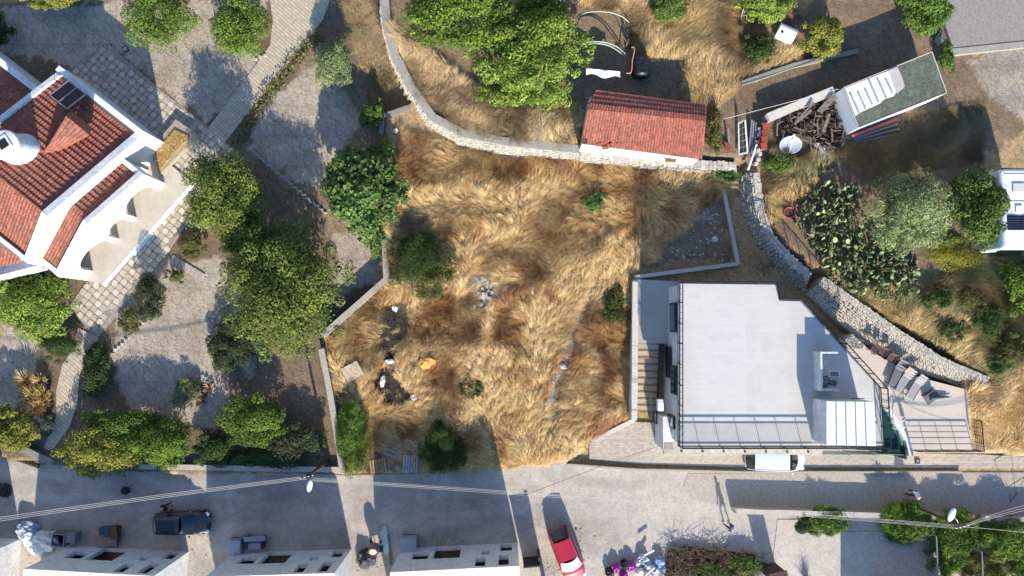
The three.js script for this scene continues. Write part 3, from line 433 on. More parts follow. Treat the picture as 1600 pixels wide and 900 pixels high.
// east bank
tree('round silvery olive tree beside the prickly pears', 1421, 330, 67, 64, 4.0, { pal: 'olive', leaf: 0.24, wide: 0.24, blobs: 60, blob: 0.3, fuzz: 0.3, tips: 0.3, glow: 1.15, dens: 1.5, max: 26000 });
tree('dark green citrus tree touching the camper van', 1518, 328, 50, 64, 3.9, { pal: 'citrus', leaf: 0.22, blobs: 30, blob: 0.3, dens: 0.8 });
shrub('mustard yellow low shrub below the olive and citrus trees', 1482, 396, 44, 26, 0.9, { pal: 'mustard', leaf: 0.12, wide: 0.3, blobs: 16 });
shrub('green bush at the right edge below the camper van', 1596, 445, 34, 42, 2.0, { pal: 'bright', leaf: 0.2, blobs: 18 });
const bank = [[1395, 505, 32, 20, 'dull', 'rounded grey green scrub just above the rubble bank'], [1465, 465, 26, 18, 'dark', 'small green scrub right of the prickly pears'], [1515, 470, 22, 20, 'dull', 'dark twiggy scrub in the middle of the dry slope'], [1488, 515, 24, 16, 'dark', 'low green scrub on the slope above the end of the rubble bank'], [1545, 500, 26, 22, 'dark', 'green scrub near the right edge of the dry slope'], [1580, 545, 24, 24, 'dull', 'shaded scrub at the right edge above the straw'], [1440, 545, 16, 10, 'dull', 'tiny scrub tuft nearest to the rubble bank'], [1560, 570, 20, 14, 'dark', 'low scrub at the top of the straw slope']];
for (const [a, b, c, d, p, l] of bank) shrub(l, a, b, c, d, 0.9, { pal: p, leaf: 0.2, wide: 0.25, blobs: 9, tips: 2, blob: 0.5, fuzz: 0.8, dens: 0.55, group: 'scrub on the dry slope' });
// plants south of the paved road
const south = [[1416, 816, 36, 34, 1.9, 'tall willow-leaved bush leaning over the paved road'], [1500, 832, 44, 34, 1.8, 'spreading willow-leaved bush below the street lamp'], [1478, 868, 30, 26, 1.6, 'willow-leaved bush hanging over the pergola poles'], [1570, 840, 36, 32, 2.0, 'dark willow-leaved bush at the right edge of the street'], [1540, 886, 40, 26, 1.5, 'yellowing creeper at the bottom right corner'], [1290, 814, 34, 20, 1.4, 'leafy green bush on the parapet left of the willow-leaved bushes'], [1598, 888, 20, 24, 1.4, 'dark bush cut by the bottom right corner']];
for (const [a, b, c, d, h, l] of south) shrub(l, a, b, c, d, h, { pal: a === 1540 ? 'dull' : 'oleander', leaf: 0.5, wide: 0.13, blobs: 12, tips: 1.6, blob: 0.5, fuzz: 0.9, dens: 0.9, group: 'bushes south of the paved road' });
plant('conifer_shrub', 'small dark oval conifer at the left end of the parapet planting', 'shrub', 1256, 822, 14, 13, 1.5, { pal: 'dark', leaf: 0.12, wide: 0.3, blobs: 10, fuzz: 0.1 });
shrub('bright green weeds at the bottom edge right of the rubbish', 1165, 882, 26, 17, 0.9, { pal: 'citrus', leaf: 0.18, blobs: 10 });
shrub('bright green weeds growing out of the rubbish heap', 1112, 894, 34, 16, 0.8, { pal: 'citrus', leaf: 0.18, blobs: 10 });
clump('yucca', 'small dark spiky yucca at the bottom edge of the concrete lot', 'plant', 1258, 898, 12, 12, 0.9, 120, [0x4d5a2a, 0x5d6a34], { heads: 1, w: 0.04 });
// prickly pear thicket
{
  const g = thing('prickly_pear', 'wide prickly pear thicket of pale green pads left of the olive tree', 'cactus'); seed = 515;
  const pg = [[1262, 305], [1290, 283], [1340, 285], [1355, 330], [1352, 380], [1400, 392], [1436, 410], [1434, 462], [1380, 470], [1320, 452], [1285, 425], [1262, 370], [1240, 350]];
  const pads = [0x66744a, 0x788458, 0x566440, 0x8b9468].map(h => mat(h, 0.7)), sph = new THREE.SphereGeometry(1, 8, 5), rest = new MB(); const m4 = new THREE.Matrix4(), q4 = new THREE.Quaternion(); const list = [];
  while (list.length < 900) { const a = rr(1240, 1438), b = rr(283, 470); if (!inside(pg, a, b)) continue; const hh = rr(0.1, 1.6) * (0.5 + 0.5 * vnoise(a / 18, b / 18, 3)); const q = G(a, b), p = P(a, b, q[1] + hh); list.push([p[0], q[1] + hh, p[2], hh]); }
  list.sort((a, b) => b[3] - a[3]);
  list.forEach((p, i) => { const s = rr(0.15, 0.25); q4.setFromEuler(new THREE.Euler(rr(-1.2, 1.2), rr(0, 6.28), rr(-0.9, 0.9))); m4.compose(new THREE.Vector3(p[0], p[1], p[2]), q4, new THREE.Vector3(s * 0.72, s, 0.045)); if (i < 298) mesh('pad', sph, pads[i % 4], g).applyMatrix4(m4); else { const c = lin([0x58643c, 0x667046, 0x4a5632][i % 3]); rest.cur = c; rest.add(sph, m4); } });
  stuff(rest.build('lower_pads', mat(0xffffff, 0.75, { vertexColors: true }), g));
  const st = new MB(); for (let i = 0; i < 60; i++) { const p = list[rnd() * 300 | 0], gh = groundH(p[0], p[2]); st.bar([p[0] + rr(-0.2, 0.2), gh - 0.05, p[2] + rr(-0.2, 0.2)], [p[0], p[1], p[2]], 0.06, 5, 0.05); } st.build('stems', mat(0x6a6848, 0.9), g);
}
// ---------------------------------------------------------------- grass (nobody could count it)
function tuftGeo(n, L, w, spread, lean, s) { seed = s; const mb = new MB(); for (let i = 0; i < n; i++) { const t = rnd() * 6.283, k = rnd() * spread, bx = Math.cos(t) * k, bz = Math.sin(t) * k, l = L * rr(0.6, 1.15), ang = gauss() * 1.1, tilt = lean * rr(0.55, 1.25), dx = Math.cos(ang), dz = Math.sin(ang), out = Math.sin(tilt) * l, up = Math.cos(tilt) * l; const m = rr(0.75, 1.2); mb.cur = [m, m, m]; const sx = -dz * w, sz = dx * w, q = (u) => [bx + dx * out * (0.55 * u + 0.45 * u * u), up * (u - 0.3 * u * u) * 1.2, bz + dz * out * (0.55 * u + 0.45 * u * u)]; const a = q(0), b = q(0.55), c = q(1); mb.quad([a[0] - sx, a[1], a[2] - sz], [a[0] + sx, a[1], a[2] + sz], [b[0] + sx * 0.8, b[1], b[2] + sz * 0.8], [b[0] - sx * 0.8, b[1], b[2] - sz * 0.8]); mb.tri([b[0] - sx * 0.8, b[1], b[2] - sz * 0.8], [b[0] + sx * 0.8, b[1], b[2] + sz * 0.8], c); } return mb.geo(); }
const tufts = [tuftGeo(22, 0.7, 0.009, 0.3, 0.95, 1), tuftGeo(20, 1.05, 0.009, 0.26, 0.8, 2), tuftGeo(24, 0.36, 0.010, 0.3, 0.9, 3)];
function meadow(name, label, n, pg, cols, dens, o = {}) {
  const xs = pg.map(q => q[0]), ys = pg.map(q => q[1]), x0 = Math.min(...xs), x1 = Math.max(...xs), y0 = Math.min(...ys), y1 = Math.max(...ys), cl = cols.map(lin), L = [[], [], []]; seed = n + x0;
  for (let i = 0; i < n; i++) { const a = rr(x0, x1), b = rr(y0, y1); if (!inside(pg, a, b)) continue; if (o.holes && o.holes.some(h => inside(h, a, b)) && rnd() > (o.leak ?? 0.03)) continue; const q = G(a, b), d = dens * (0.5 + 0.85 * sstep(0.3, 0.62, fbm(q[0] * 0.55, q[2] * 0.55, 61, 3))); if (rnd() > d) continue; L[o.kind ?? (rnd() < 0.45 ? 0 : rnd() < 0.6 ? 1 : 2)].push(q); }
  const g = stuff(new THREE.Group()); g.name = numbered(name); scene.add(g); tag(g, label, 'grass');
  const m4 = new THREE.Matrix4(), q4 = new THREE.Quaternion(), Y = new THREE.Vector3(0, 1, 0);
  L.forEach((list, k) => { if (!list.length) return; const im = new THREE.InstancedMesh(tufts[k], M.leaf, list.length); im.name = 'tufts'; im.castShadow = im.receiveShadow = true; im.userData.kind = 'stuff';
    list.forEach((p, i) => { const fl = (fbm(p[0] * 0.22, p[2] * 0.22, 91, 2) - 0.5) * 11 + gauss() * 0.85; q4.setFromAxisAngle(Y, fl); const s = rr(0.7, 1.25) * (o.scale || 1); m4.compose(new THREE.Vector3(p[0], p[1] - 0.02, p[2]), q4, new THREE.Vector3(s, s * rr(0.7, 1.1), s)); im.setMatrixAt(i, m4); const t = clamp(fbm(p[0] * 0.4, p[2] * 0.4, 95, 3) * 1.8 - 0.4 + gauss() * 0.25), f = t * (cl.length - 1), j = Math.min(cl.length - 2, Math.floor(f)), u = f - j, w = rr(0.68, 1.28); im.setColorAt(i, new THREE.Color(lerp(cl[j][0], cl[j + 1][0], u) * w, lerp(cl[j][1], cl[j + 1][1], u) * w, lerp(cl[j][2], cl[j + 1][2], u) * w)); });
    g.add(im); });
}
const STRAW = [0x8e6238, 0xb28a56, 0xc8a66e, 0xd8bc86, 0xbc945c, 0x96683c];
const plotPg = [[620, 195], [690, 215], [760, 240], [905, 256], [1095, 272], [1135, 285], [1128, 300], [990, 430], [988, 650], [920, 690], [885, 720], [800, 728], [720, 735], [575, 738], [540, 640], [508, 530], [604, 445], [612, 360]];
const shadeSlab = [[985, 320], [1130, 310], [1140, 405], [1000, 415]], charPg = [[592, 472], [632, 472], [638, 520], [618, 545], [622, 590], [652, 628], [600, 640], [575, 600], [600, 560]], trackPg = [[918, 450], [930, 440], [905, 530], [872, 600], [862, 690], [848, 690], [855, 600], [886, 520]], southShade = [[580, 650], [700, 640], [780, 640], [785, 725], [580, 735]];
meadow('dry_grass', 'long combed dry straw grass covering the empty plot', 80000, plotPg, STRAW, 0.5, { holes: [charPg, trackPg, [[578, 700], [660, 685], [660, 738], [578, 742]], [[735, 430], [775, 430], [788, 470], [748, 488]]], leak: 0.05 });
meadow('green_weeds', 'thin grey green weeds scattered through the dry grass of the plot', 5200, plotPg, [0x6c6c44, 0x7c7648, 0x5c6238], 0.5, { holes: [southShade], scale: 0.7, kind: 2 });
meadow('dry_grass', 'short dry grass on the upper terrace round the shed', 13000, [[612, 40], [690, 90], [720, 130], [905, 160], [905, 235], [720, 205], [650, 150]], [0x96795a, 0xb0946c, 0xcdb080, 0xb99d70], 0.8, { scale: 0.95 });
meadow('dry_grass', 'dry yellow grass between the black tank and the white barrel', 26000, [[880, 0], [1260, 0], [1200, 60], [1250, 90], [1150, 140], [1110, 180], [1075, 150], [1070, 95], [985, 95], [980, 20]], [0x7d6440, 0xa08358, 0xc8a974, 0xa58a5a], 0.7, { scale: 0.95 });
meadow('dry_grass', 'golden straw slope at the right edge above the street', 3000, [[1512, 610], [1545, 600], [1610, 560], [1610, 700], [1530, 690]], STRAW, 0.8, { scale: 1.15 });
meadow('dry_grass', 'brown dry grass and weeds on the slope behind the rubble bank', 24000, [[1290, 440], [1440, 465], [1500, 400], [1610, 400], [1610, 600], [1545, 590], [1400, 505]], [0x6a6a38, 0x8d7d4e, 0xc0a068, 0x9a8252, 0x74703e, 0x5c6233], 0.85, { scale: 0.95 });
meadow('dry_grass', 'dry grass strip between the diagonal railing and the rubble bank', 5000, [[1250, 455], [1275, 465], [1335, 520], [1318, 532], [1262, 475]], STRAW, 0.9, { kind: 2 });
meadow('dry_grass', 'dry grass round the satellite dish and the clay pot', 3000, [[1195, 240], [1300, 245], [1270, 290], [1240, 330], [1200, 350], [1190, 290]], [0x746744, 0x9a8258, 0xbe9c62, 0x6c6a40], 0.6, {});
meadow('dry_grass', 'thin dry weeds in the villa garden near the curved wall', 9000, [[530, 0], [596, 0], [610, 110], [630, 160], [590, 180], [560, 90]], [0x857458, 0x9c8460, 0x706a44], 0.35, { kind: 2 });
meadow('dry_grass', 'thin brown weeds on the ground before the trailer and camper', 9000, [[1300, 235], [1440, 180], [1540, 160], [1540, 250], [1350, 280]], [0x6d5a3c, 0x86704a, 0x9a8050], 0.3, { kind: 2 });
// ---------------------------------------------------------------- villa with tiled roofs
{
  const v = thing('villa', 'white villa with red tiled roofs and an arcaded veranda on the left', 'house');
  const A = P(105, 113, 4.5), B = P(232, 212, 4.5), dl = Math.hypot(B[0] - A[0], B[2] - A[2]), u = [(B[0] - A[0]) / dl, (B[2] - A[2]) / dl];
  const L = (s, t, h) => [B[0] + s * u[0] - t * u[1], h, B[2] + s * u[1] + t * u[0]], pl = (...a) => a.map(([s, t]) => { const q = L(s, t, 0); return [q[0], q[2]]; });
  const S0 = -0.6, S1 = -8.1, W = 0.4, F0 = 0.72;                      // gable face, north-west wall, terrace level
  const roofH = (t) => t < 8.36 ? lerp(3.9, 6.5, (t - 0.5) / 7.86) : lerp(6.5, 4.6, (t - 8.36) / 3.8);
  // main body
  new MB().prism(pl([S1 - 0.3, 0.15], [S0 - 0.05, 0.15], [S0 - 0.05, 12.05], [S1 - 0.3, 12.05]), 0.3, 3.6).build('wall', M.villa, v); new MB().prism(pl([S1 - 7, 2.4], [S1 - 0.31, 2.4], [S1 - 0.31, 12.0], [S1 - 7, 12.0]), 0.3, 3.0).build('wall', M.villa, v);
  const gable = (s0, s1, parent, extra = 0.32) => { const m = new MB(), ts = [0, 0.4, 8.36, 12.25]; for (let i = 1; i < 3; i++) { const q = (s, t, h) => L(s, t, h), h0 = roofH(ts[i]) + extra, h1 = roofH(ts[i + 1] - 0.05) + extra; m.quad(q(s0, ts[i], h0), q(s1, ts[i], h0), q(s1, ts[i + 1], h1), q(s0, ts[i + 1], h1)); m.quad(q(s1, ts[i], 3), q(s1, ts[i + 1], 3), q(s1, ts[i + 1], h1), q(s1, ts[i], h0)); m.quad(q(s0, ts[i + 1], 3), q(s0, ts[i], 3), q(s0, ts[i], h0), q(s0, ts[i + 1], h1)); } m.quad(L(s0, 12.25, 3), L(s1, 12.25, 3), L(s1, 12.25, roofH(12.2) + extra), L(s0, 12.25, roofH(12.2) + extra)); return m.build('gable_parapet', M.villa, parent); };
  gable(S0 - 0.5, S0, v); gable(S1 - 0.35, S1, v);
  new MB().prism(pl([S1 - 0.36, -0.02], [S0 + 0.003, -0.02], [S0 + 0.003, 0.4], [S1 - 0.36, 0.4]), 0.3, 4.45).build('parapet', M.villa, v);
  new MB().prism(pl([S1, 0.4], [S0 - 0.5, 0.4], [S0 - 0.5, 0.75], [S1, 0.75]), 3.5, 3.86).build('gutter', M.concrete, v);
  const r1 = new MB(); tileField(r1, L(S1, 0.7, 3.95), L(S0 - 0.48, 0.7, 3.95), L(S0 - 0.48, 8.36, 6.5), L(S1, 8.36, 6.5), { s: 3, course: 0.4, step: 0.1, per: 0.24 }); stuff(r1.build('roof_tiles', M.roofTile, v));
  const r2 = new MB(); tileField(r2, L(S0 - 0.48, 12.0, 4.7), L(S1, 12.0, 4.7), L(S1, 8.36, 6.5), L(S0 - 0.48, 8.36, 6.5), { s: 5, course: 0.38 }); stuff(r2.build('roof_tiles', M.roofTile, v));
  const rg = new MB(); for (let s = S1 + 0.2; s < S0 - 0.5; s += 0.42) { rg.cur = [rr(0.85, 1.1), 0.95, 0.95]; rg.bar(L(s - 0.22, 8.36, 6.52), L(s + 0.2, 8.36, 6.54), 0.12, 8, 0.1); } rg.build('ridge_tiles', M.roofTile, v);
  new MB().prism(pl([S1 - 6, 12.0], [S0, 12.0], [S0, 12.3], [S1 - 6, 12.3]), 0.3, 5.0).build('parapet', M.villa, v);
  // lower wing to the north-west
  const r3 = new MB(); tileField(r3, L(-15, 2.75, 3.3), L(S1 - 0.35, 2.75, 3.3), L(S1 - 0.35, 9, 5.4), L(-15, 9, 5.4), { s: 8, course: 0.38 }); stuff(r3.build('roof_tiles', M.roofTile, v));
  new MB().prism(pl([-15, 2.25], [S1 - 0.36, 2.25], [S1 - 0.36, 2.7], [-15, 2.7]), 0.3, 3.8).build('parapet', M.villa, v);
  // lower wing to the south-west
  const sw = [[-80, 444], [0, 432], [64, 416], [60, 398], [34, 398], [-80, 330]];
  new MB().prism(poly(sw, 3.3), 0.3, 3.25).build('wall', M.villa, v);
  const lipA = P(-80, 446, 3.6), lipB = P(0, 433, 3.6), lipC = P(64, 417, 3.6); const lip = new MB(); for (const [a, b] of [[lipA, lipB], [lipB, lipC]]) lip.beam([a[0], 3.2, a[2]], [b[0], 3.2, b[2]], 0.3, 0.8); lip.build('parapet', M.villa, v);
  const r4 = new MB(); tileField(r4, P(-80, 432, 3.45), P(28, 412, 3.45), P(34, 404, 3.9), P(-80, 340, 4.3), { s: 12 }); stuff(r4.build('roof_tiles', M.roofTile, v));
  // arcade: two tiled slopes behind a pierced front
  const aH = (t) => t < 7.4 ? lerp(3.75, 5.3, (t - 2.7) / 4.7) : lerp(5.3, 3.75, (t - 7.4) / 4.7), A0 = S0 + 0.02, A1 = 0.85, A2 = 1.25;
  const q1 = new MB(); tileField(q1, L(A0, 2.95, 3.82), L(A1, 2.95, 3.82), L(A1, 7.4, 5.3), L(A0, 7.4, 5.3), { s: 14, course: 0.4, step: 0.1, per: 0.24 }); stuff(q1.build('roof_tiles', M.roofTile, v));
  const q2 = new MB(); tileField(q2, L(A1, 11.9, 3.82), L(A0, 11.9, 3.82), L(A0, 7.4, 5.3), L(A1, 7.4, 5.3), { s: 16, course: 0.38 }); stuff(q2.build('roof_tiles', M.roofTile, v));
  const sh = new THREE.Shape(), T0 = 2.45, T1 = 12.0; sh.moveTo(T0, 0.4); sh.lineTo(T1, 0.4); sh.lineTo(T1, aH(T1) + 0.3); sh.lineTo(7.4, 5.62); sh.lineTo(T0, aH(2.7) + 0.3); sh.closePath();
  for (const [a, b] of [[3.2, 5.85], [6.3, 7.95], [8.35, 11.1]]) { const h = new THREE.Path(), c = (a + b) / 2, r = (b - a) / 2; h.moveTo(a, F0 - 0.12); h.lineTo(a, 1.95); for (let k = 1; k < 20; k++) { const t = Math.PI - k / 20 * Math.PI; h.lineTo(c + r * Math.cos(t), 1.95 + Math.min(r, 1.25) * Math.sin(t)); } h.lineTo(b, 1.95); h.lineTo(b, F0 - 0.12); h.closePath(); sh.holes.push(h); }
  const face = new THREE.ExtrudeGeometry(sh, { depth: A2 - A1, bevelEnabled: false }); // x -> t, y -> h, z -> s
  const o = L(A1, 0, 0), m4 = new THREE.Matrix4().makeBasis(new THREE.Vector3(-u[1], 0, u[0]), new THREE.Vector3(0, 1, 0), new THREE.Vector3(u[0], 0, u[1])); m4.setPosition(o[0], 0, o[2]);
  new MB().add(face, m4).build('arcade', M.villa, v);
  const side = (ta, tb, hh) => { const s2 = new THREE.Shape(); s2.moveTo(A0, 0.4); s2.lineTo(A1 - 0.003, 0.4); s2.lineTo(A1 - 0.003, hh); s2.lineTo(A0, hh); s2.closePath(); const h = new THREE.Path(), c = (A0 + A1) / 2; h.moveTo(c - 0.5, F0 - 0.12); h.lineTo(c - 0.5, 1.9); h.absarc(c, 1.9, 0.5, Math.PI, 0, true); h.lineTo(c + 0.5, F0 - 0.12); h.closePath(); s2.holes.push(h); const g2 = new THREE.ExtrudeGeometry(s2, { depth: tb - ta, bevelEnabled: false }); const m = new THREE.Matrix4().makeBasis(new THREE.Vector3(u[0], 0, u[1]), new THREE.Vector3(0, 1, 0), new THREE.Vector3(-u[1], 0, u[0])); const oo = L(0, ta, 0); m.setPosition(oo[0], 0, oo[2]); new MB().add(g2, m).build('arcade_end', M.villa, v); };
  side(2.46, 2.8, 4.02); side(11.65, 11.99, 4.02);
  new MB().prism(pl([A0, 2.8], [A1, 2.8], [A1, 3.0], [A0, 3.0]), 3.5, 3.72).build('gutter', M.concrete, v);
  // dormer-like cricket
  { const a = P(103, 181, 6.6), b = P(140, 211, 6.5), c = P(68, 238, 5.75); const d = new MB(), n1 = P(112, 172, 4.7), n2 = P(143, 200, 4.7); d.cur = [1.05, 1, 0.98]; tileField(d, c, P(92, 236, 5.2), b, a, { s: 21, course: 0.6, per: 0.24 }); d.cur = [0.9, 0.9, 0.9]; d.quad(n2, n1, a, b); d.tri(n1, c, a); d.tri(b, P(92, 236, 5.1), n2); d.build('dormer_roof', M.roofTile, v); }
  // round chimney turret
  { const c = P(6, 226, 7.4), t = new MB(); const g = new THREE.LatheGeometry([[1.5, 0], [1.25, 0.7], [1.05, 1.4], [1.0, 2.3], [1.05, 2.42], [0.95, 2.5], [0.55, 2.52]].map(q => new THREE.Vector2(...q)), 28); t.add(g, new THREE.Matrix4().setPosition(c[0], 4.95, c[2])); const tw = t.build('chimney', M.villa, v); const cp = new MB(); cp.box(c[0], 7.5, c[2], 1.0, 0.1, 1.0, 0.6); cp.build('flue_rim', M.villa, tw); new MB().box(c[0] + 0.05, 7.56, c[2], 0.6, 0.06, 0.6, 0.6).build('flue', M.black, tw); }
  // veranda floor with its white rim
  const floor = sheet('veranda', [[302, 287], [162, 444], [120, 436], [118, 400], [200, 250], [240, 235]], F0, mat(0xc6bcae, 0.8, { map: T.tile }), 0.4);
  const ra = P(304, 284, F0), rb = P(161, 446, F0); new MB().beam([ra[0], F0 - 0.07, ra[2]], [rb[0], F0 - 0.07, rb[2]], 0.22, 0.18).build('veranda_rim', M.villa, floor);
  const sa = P(236, 362, 0.65), sb = P(206, 397, 0.65); new MB().beam([sa[0], 0.58, sa[2]], [sb[0], 0.58, sb[2]], 0.5, 0.12).build('veranda_step', M.villa, floor);
}
// solar collector on the villa roof
{
  const g = thing('solar_collector', 'two panel solar water heater on the north corner of the villa roof', 'solar panel'); const c = [[78, 149], [107, 126], [134, 147], [105, 170]].map((q, i) => P(q[0], q[1], i === 0 || i === 3 ? 5.35 : 4.85));
  const mid = (a, b, t) => a.map((x, k) => lerp(x, b[k], t)), fr = new MB(); for (let i = 0; i < 4; i++) fr.beam(c[i], c[(i + 1) % 4], 0.07, 0.1); fr.beam(mid(c[0], c[3], 0.5), mid(c[1], c[2], 0.5), 0.07, 0.09); fr.build('frame', M.greyMetal, g);
  for (const [a, b] of [[0, 0.5], [0.5, 1]]) { const q = [mid(c[0], c[3], a + 0.03), mid(c[1], c[2], a + 0.03), mid(c[1], c[2], b - 0.03), mid(c[0], c[3], b - 0.03)]; new MB().quad(q[0], q[3], q[2], q[1]).build('panel', mat(0x141a26, 0.2, { metalness: 0.2 }), g); }
  const lg = new MB(); c.forEach((q, i) => lg.bar([q[0], q[1] - 1.1, q[2]], q, 0.03)); lg.build('legs', M.greyMetal, g);
}
// planter filled with straw
{
  const g = thing('planter', 'long stone planter filled with straw beside the villa veranda', 'planter'); const out = poly([[274, 186], [309, 210], [248, 274], [240, 228]], 1.15), inn = poly([[273, 202], [296, 214], [247, 268], [242, 240]], 1.2);
  new MB().prism(out, 0.4, 1.1).build('box', mat(0xa89b86, 0.95, { map: T.stone }), g); const s = new MB(); seed = 44; const cx = inn.reduce((a, q) => a + q[0], 0) / 4, cz = inn.reduce((a, q) => a + q[1], 0) / 4; s.prism(inn, 1.05, 1.22); s.build('straw_bed', M.straw, g);
  const b = new MB(); for (let i = 0; i < 1600; i++) { const x = cx + rr(-2.6, 2.6), z = cz + rr(-2.6, 2.6); if (!inside(inn, x, z)) continue; const a = rnd() * 6.28, l = rr(0.1, 0.35); b.cur = lin([0xc9a668, 0xb8934f, 0xd6ba80][i % 3]); const h = 1.22 + rr(0, 0.1); b.tri([x, h, z], [x + Math.cos(a) * l, h + rr(0, 0.12), z + Math.sin(a) * l], [x + 0.03, h, z + 0.03]); } stuff(b.build('straw', M.leaf, g));
}
// ---------------------------------------------------------------- shed with a red tiled roof
{
  const g = thing('shed', 'small shed with a red tiled gable roof above the dry plot', 'shed'); const e = 4.6, r = 5.25, R0 = P(918, 170, r), R1 = P(1103, 189, r), N0 = P(930, 142, e), N1 = P(1103, 165, e), S0 = P(907, 224, e), S1 = P(1097, 249, e);
  const a = new MB(); tileField(a, S0, S1, R1, R0, { s: 31, per: 0.2, course: 0.42, amp: 0.03, step: 0.035, skip: (x, t) => (x > 0.05 && x < 0.25 && t < 0.14 && hash2(Math.floor(x * 60), 3, 5) < 0.6) || (x < 0.03 && hash2(Math.floor(t * 30), 1, 2) < 0.5) }); stuff(a.build('roof_tiles', M.shedTile, g));
  const b = new MB(); tileField(b, N1, N0, R0, R1, { s: 33, per: 0.2, course: 0.42, amp: 0.03, step: 0.1 }); stuff(b.build('roof_tiles', M.shedTile, g));
  const deck = new MB(), d = (q, k = 0.06) => [q[0], q[1] - k, q[2]]; deck.quad(d(S0), d(S1), d(R1), d(R0)); deck.quad(d(N1), d(N0), d(R0), d(R1)); deck.build('roof_deck', M.darkWood, g);
  const w0 = P(909, 226, e), w1 = P(1092, 249, e), w2 = P(1096, 170, e), w3 = P(922, 150, e); new MB().prism([[w0[0], w0[2]], [w1[0], w1[2]], [w2[0], w2[2]], [w3[0], w3[2]]].map(([x, z]) => [x, z]), HP - 1.2, e - 0.1).build('wall', M.villa, g);
  const ra = new MB(); for (let k = 0; k < 4; k++) { const p = P(914 + k * 0.5, 143 + k * 9, 4.65 + k * 0.16); ra.beam([p[0], p[1] - 0.05, p[2]], [p[0] + 0.9, p[1] - 0.05, p[2] + 0.08], 0.05, 0.05); } ra.build('battens', M.oldWood, g);
  const bx = P(1048, 250, 3.9); new MB().box(bx[0], 3.85, bx[2] - 0.05, 0.75, 0.28, 0.35, -0.1).build('ledge', M.wood, g);
  const lt = P(962, 230, 4.7); for (const [x, y, rot] of [[936, 226, 0.3], [950, 229, 1.1], [958, 224, 0.6], [966, 228, 1.9], [945, 231, 0.1]]) { const p = P(x, y, 4.68); mesh('loose_tile', UNITBOX, rustRed, g).applyMatrix4(new THREE.Matrix4().compose(new THREE.Vector3(p[0], 4.68, p[2]), new THREE.Quaternion().setFromEuler(new THREE.Euler(0.2, rot, 0.1)), new THREE.Vector3(0.4, 0.05, 0.22))); }
}
// ---------------------------------------------------------------- unfinished white houses along the street
function shellHouse(label, pa, pb, rects) {
  const g = thing('white_house', label, 'house', 'unfinished white houses along the street'), A = P(...pa, 0), B = P(...pb, 0), dx = B[0] - A[0], dz = B[2] - A[2], W = Math.hypot(dx, dz), ux = dx / W, uz = dz / W, H = 5.45, D = 9, th = 0.28;
  const at = (u, w, h) => [A[0] + ux * u - uz * w, h, A[2] + uz * u + ux * w], plan = (...q) => q.map(([u, w]) => { const r = at(u, w, 0); return [r[0], r[2]]; });
  if (!rects) { rects = [[[646, 864], [668, 873]], [[681, 855.5], [718, 871]], [[753, 861], [766, 866]], [[782, 850.5], [800, 860]], [[743, 872.5], [758, 884]], [[779, 868.5], [795, 882]]].map(([a, b]) => { const f = ([x, y]) => { const d = ray(x, y), nx = -uz, nz = ux, t = (A[0] * nx + A[2] * nz) / (d.x * nx + d.z * nz), X = d.x * t, Y = HC + d.y * t, Z = d.z * t; return [(X - A[0]) * ux + (Z - A[2]) * uz, Y]; }; const p = f(a), q = f(b); return [Math.min(p[0], q[0]), Math.max(0.12, Math.min(p[1], q[1])), Math.max(p[0], q[0]), Math.max(p[1], q[1])]; }); shellHouse.rects = rects; }
  const sh = new THREE.Shape(); sh.moveTo(0, -0.2); sh.lineTo(W, -0.2); sh.lineTo(W, H); sh.lineTo(0, H); sh.closePath(); for (const [a, b, c, d] of rects) { const h = new THREE.Path(); h.moveTo(a, b); h.lineTo(c, b); h.lineTo(c, d); h.lineTo(a, d); h.closePath(); sh.holes.push(h); }
  const m4 = new THREE.Matrix4().makeBasis(new THREE.Vector3(ux, 0, uz), new THREE.Vector3(0, 1, 0), new THREE.Vector3(-uz, 0, ux)); m4.setPosition(A[0], 0, A[2]);
  new MB().add(new THREE.ExtrudeGeometry(sh, { depth: th, bevelEnabled: false }), m4).build('front_wall', M.newhouse, g);
  new MB().prism(plan([0.002, th + 0.001], [th, th + 0.001], [th, D], [0.002, D]), -0.2, H - 0.003).build('side_wall', M.newhouse, g); new MB().prism(plan([W - th, th + 0.001], [W - 0.002, th + 0.001], [W - 0.002, D], [W - th, D]), -0.2, H - 0.003).build('side_wall', M.newhouse, g);
  new MB().prism(plan([th, D - th], [W - th, D - th], [W - th, D - 0.002], [th, D - 0.002]), -0.2, H - 0.003).build('back_wall', M.newhouse, g);
  new MB().prism(plan([th, th], [W - th, th], [W - th, D - th], [th, D - th]), 5.0, 5.36).build('roof', M.newhouse, g);
  const raw = mat(0x8c7866, 0.95, { map: T.dirt }); new MB().prism(plan([th + 0.01, th + 0.01], [W - th - 0.01, th + 0.01], [W - th - 0.01, D - th - 0.01], [th + 0.01, D - th - 0.01]), -0.1, 0.1).build('floor', raw, g); new MB().prism(plan([th + 0.01, th + 0.01], [W - th - 0.01, th + 0.01], [W - th - 0.01, D - th - 0.01], [th + 0.01, D - th - 0.01]), 2.55, 2.8).build('floor', raw, g);
  for (const [a, b, c, d] of rects) if (b > 0.4) { new MB().prism(plan([a - 0.04, -0.05], [c + 0.04, -0.05], [c + 0.04, th], [a - 0.04, th]), b - 0.04, b + 0.012).build('window_sill', M.newhouse, g); }
  return g;
}
shellHouse('unfinished white house nearest to the red car', [627, 857], [809, 848]);
shellHouse('unfinished white house in the middle, between cement mixer and wrapped pallets', [367.5, 863], [549, 858], shellHouse.rects);
shellHouse('unfinished white house behind the black car', [112, 852], [295, 862], shellHouse.rects);
shellHouse('white house corner cut off at the bottom left', [-148, 834], [34, 842], []);
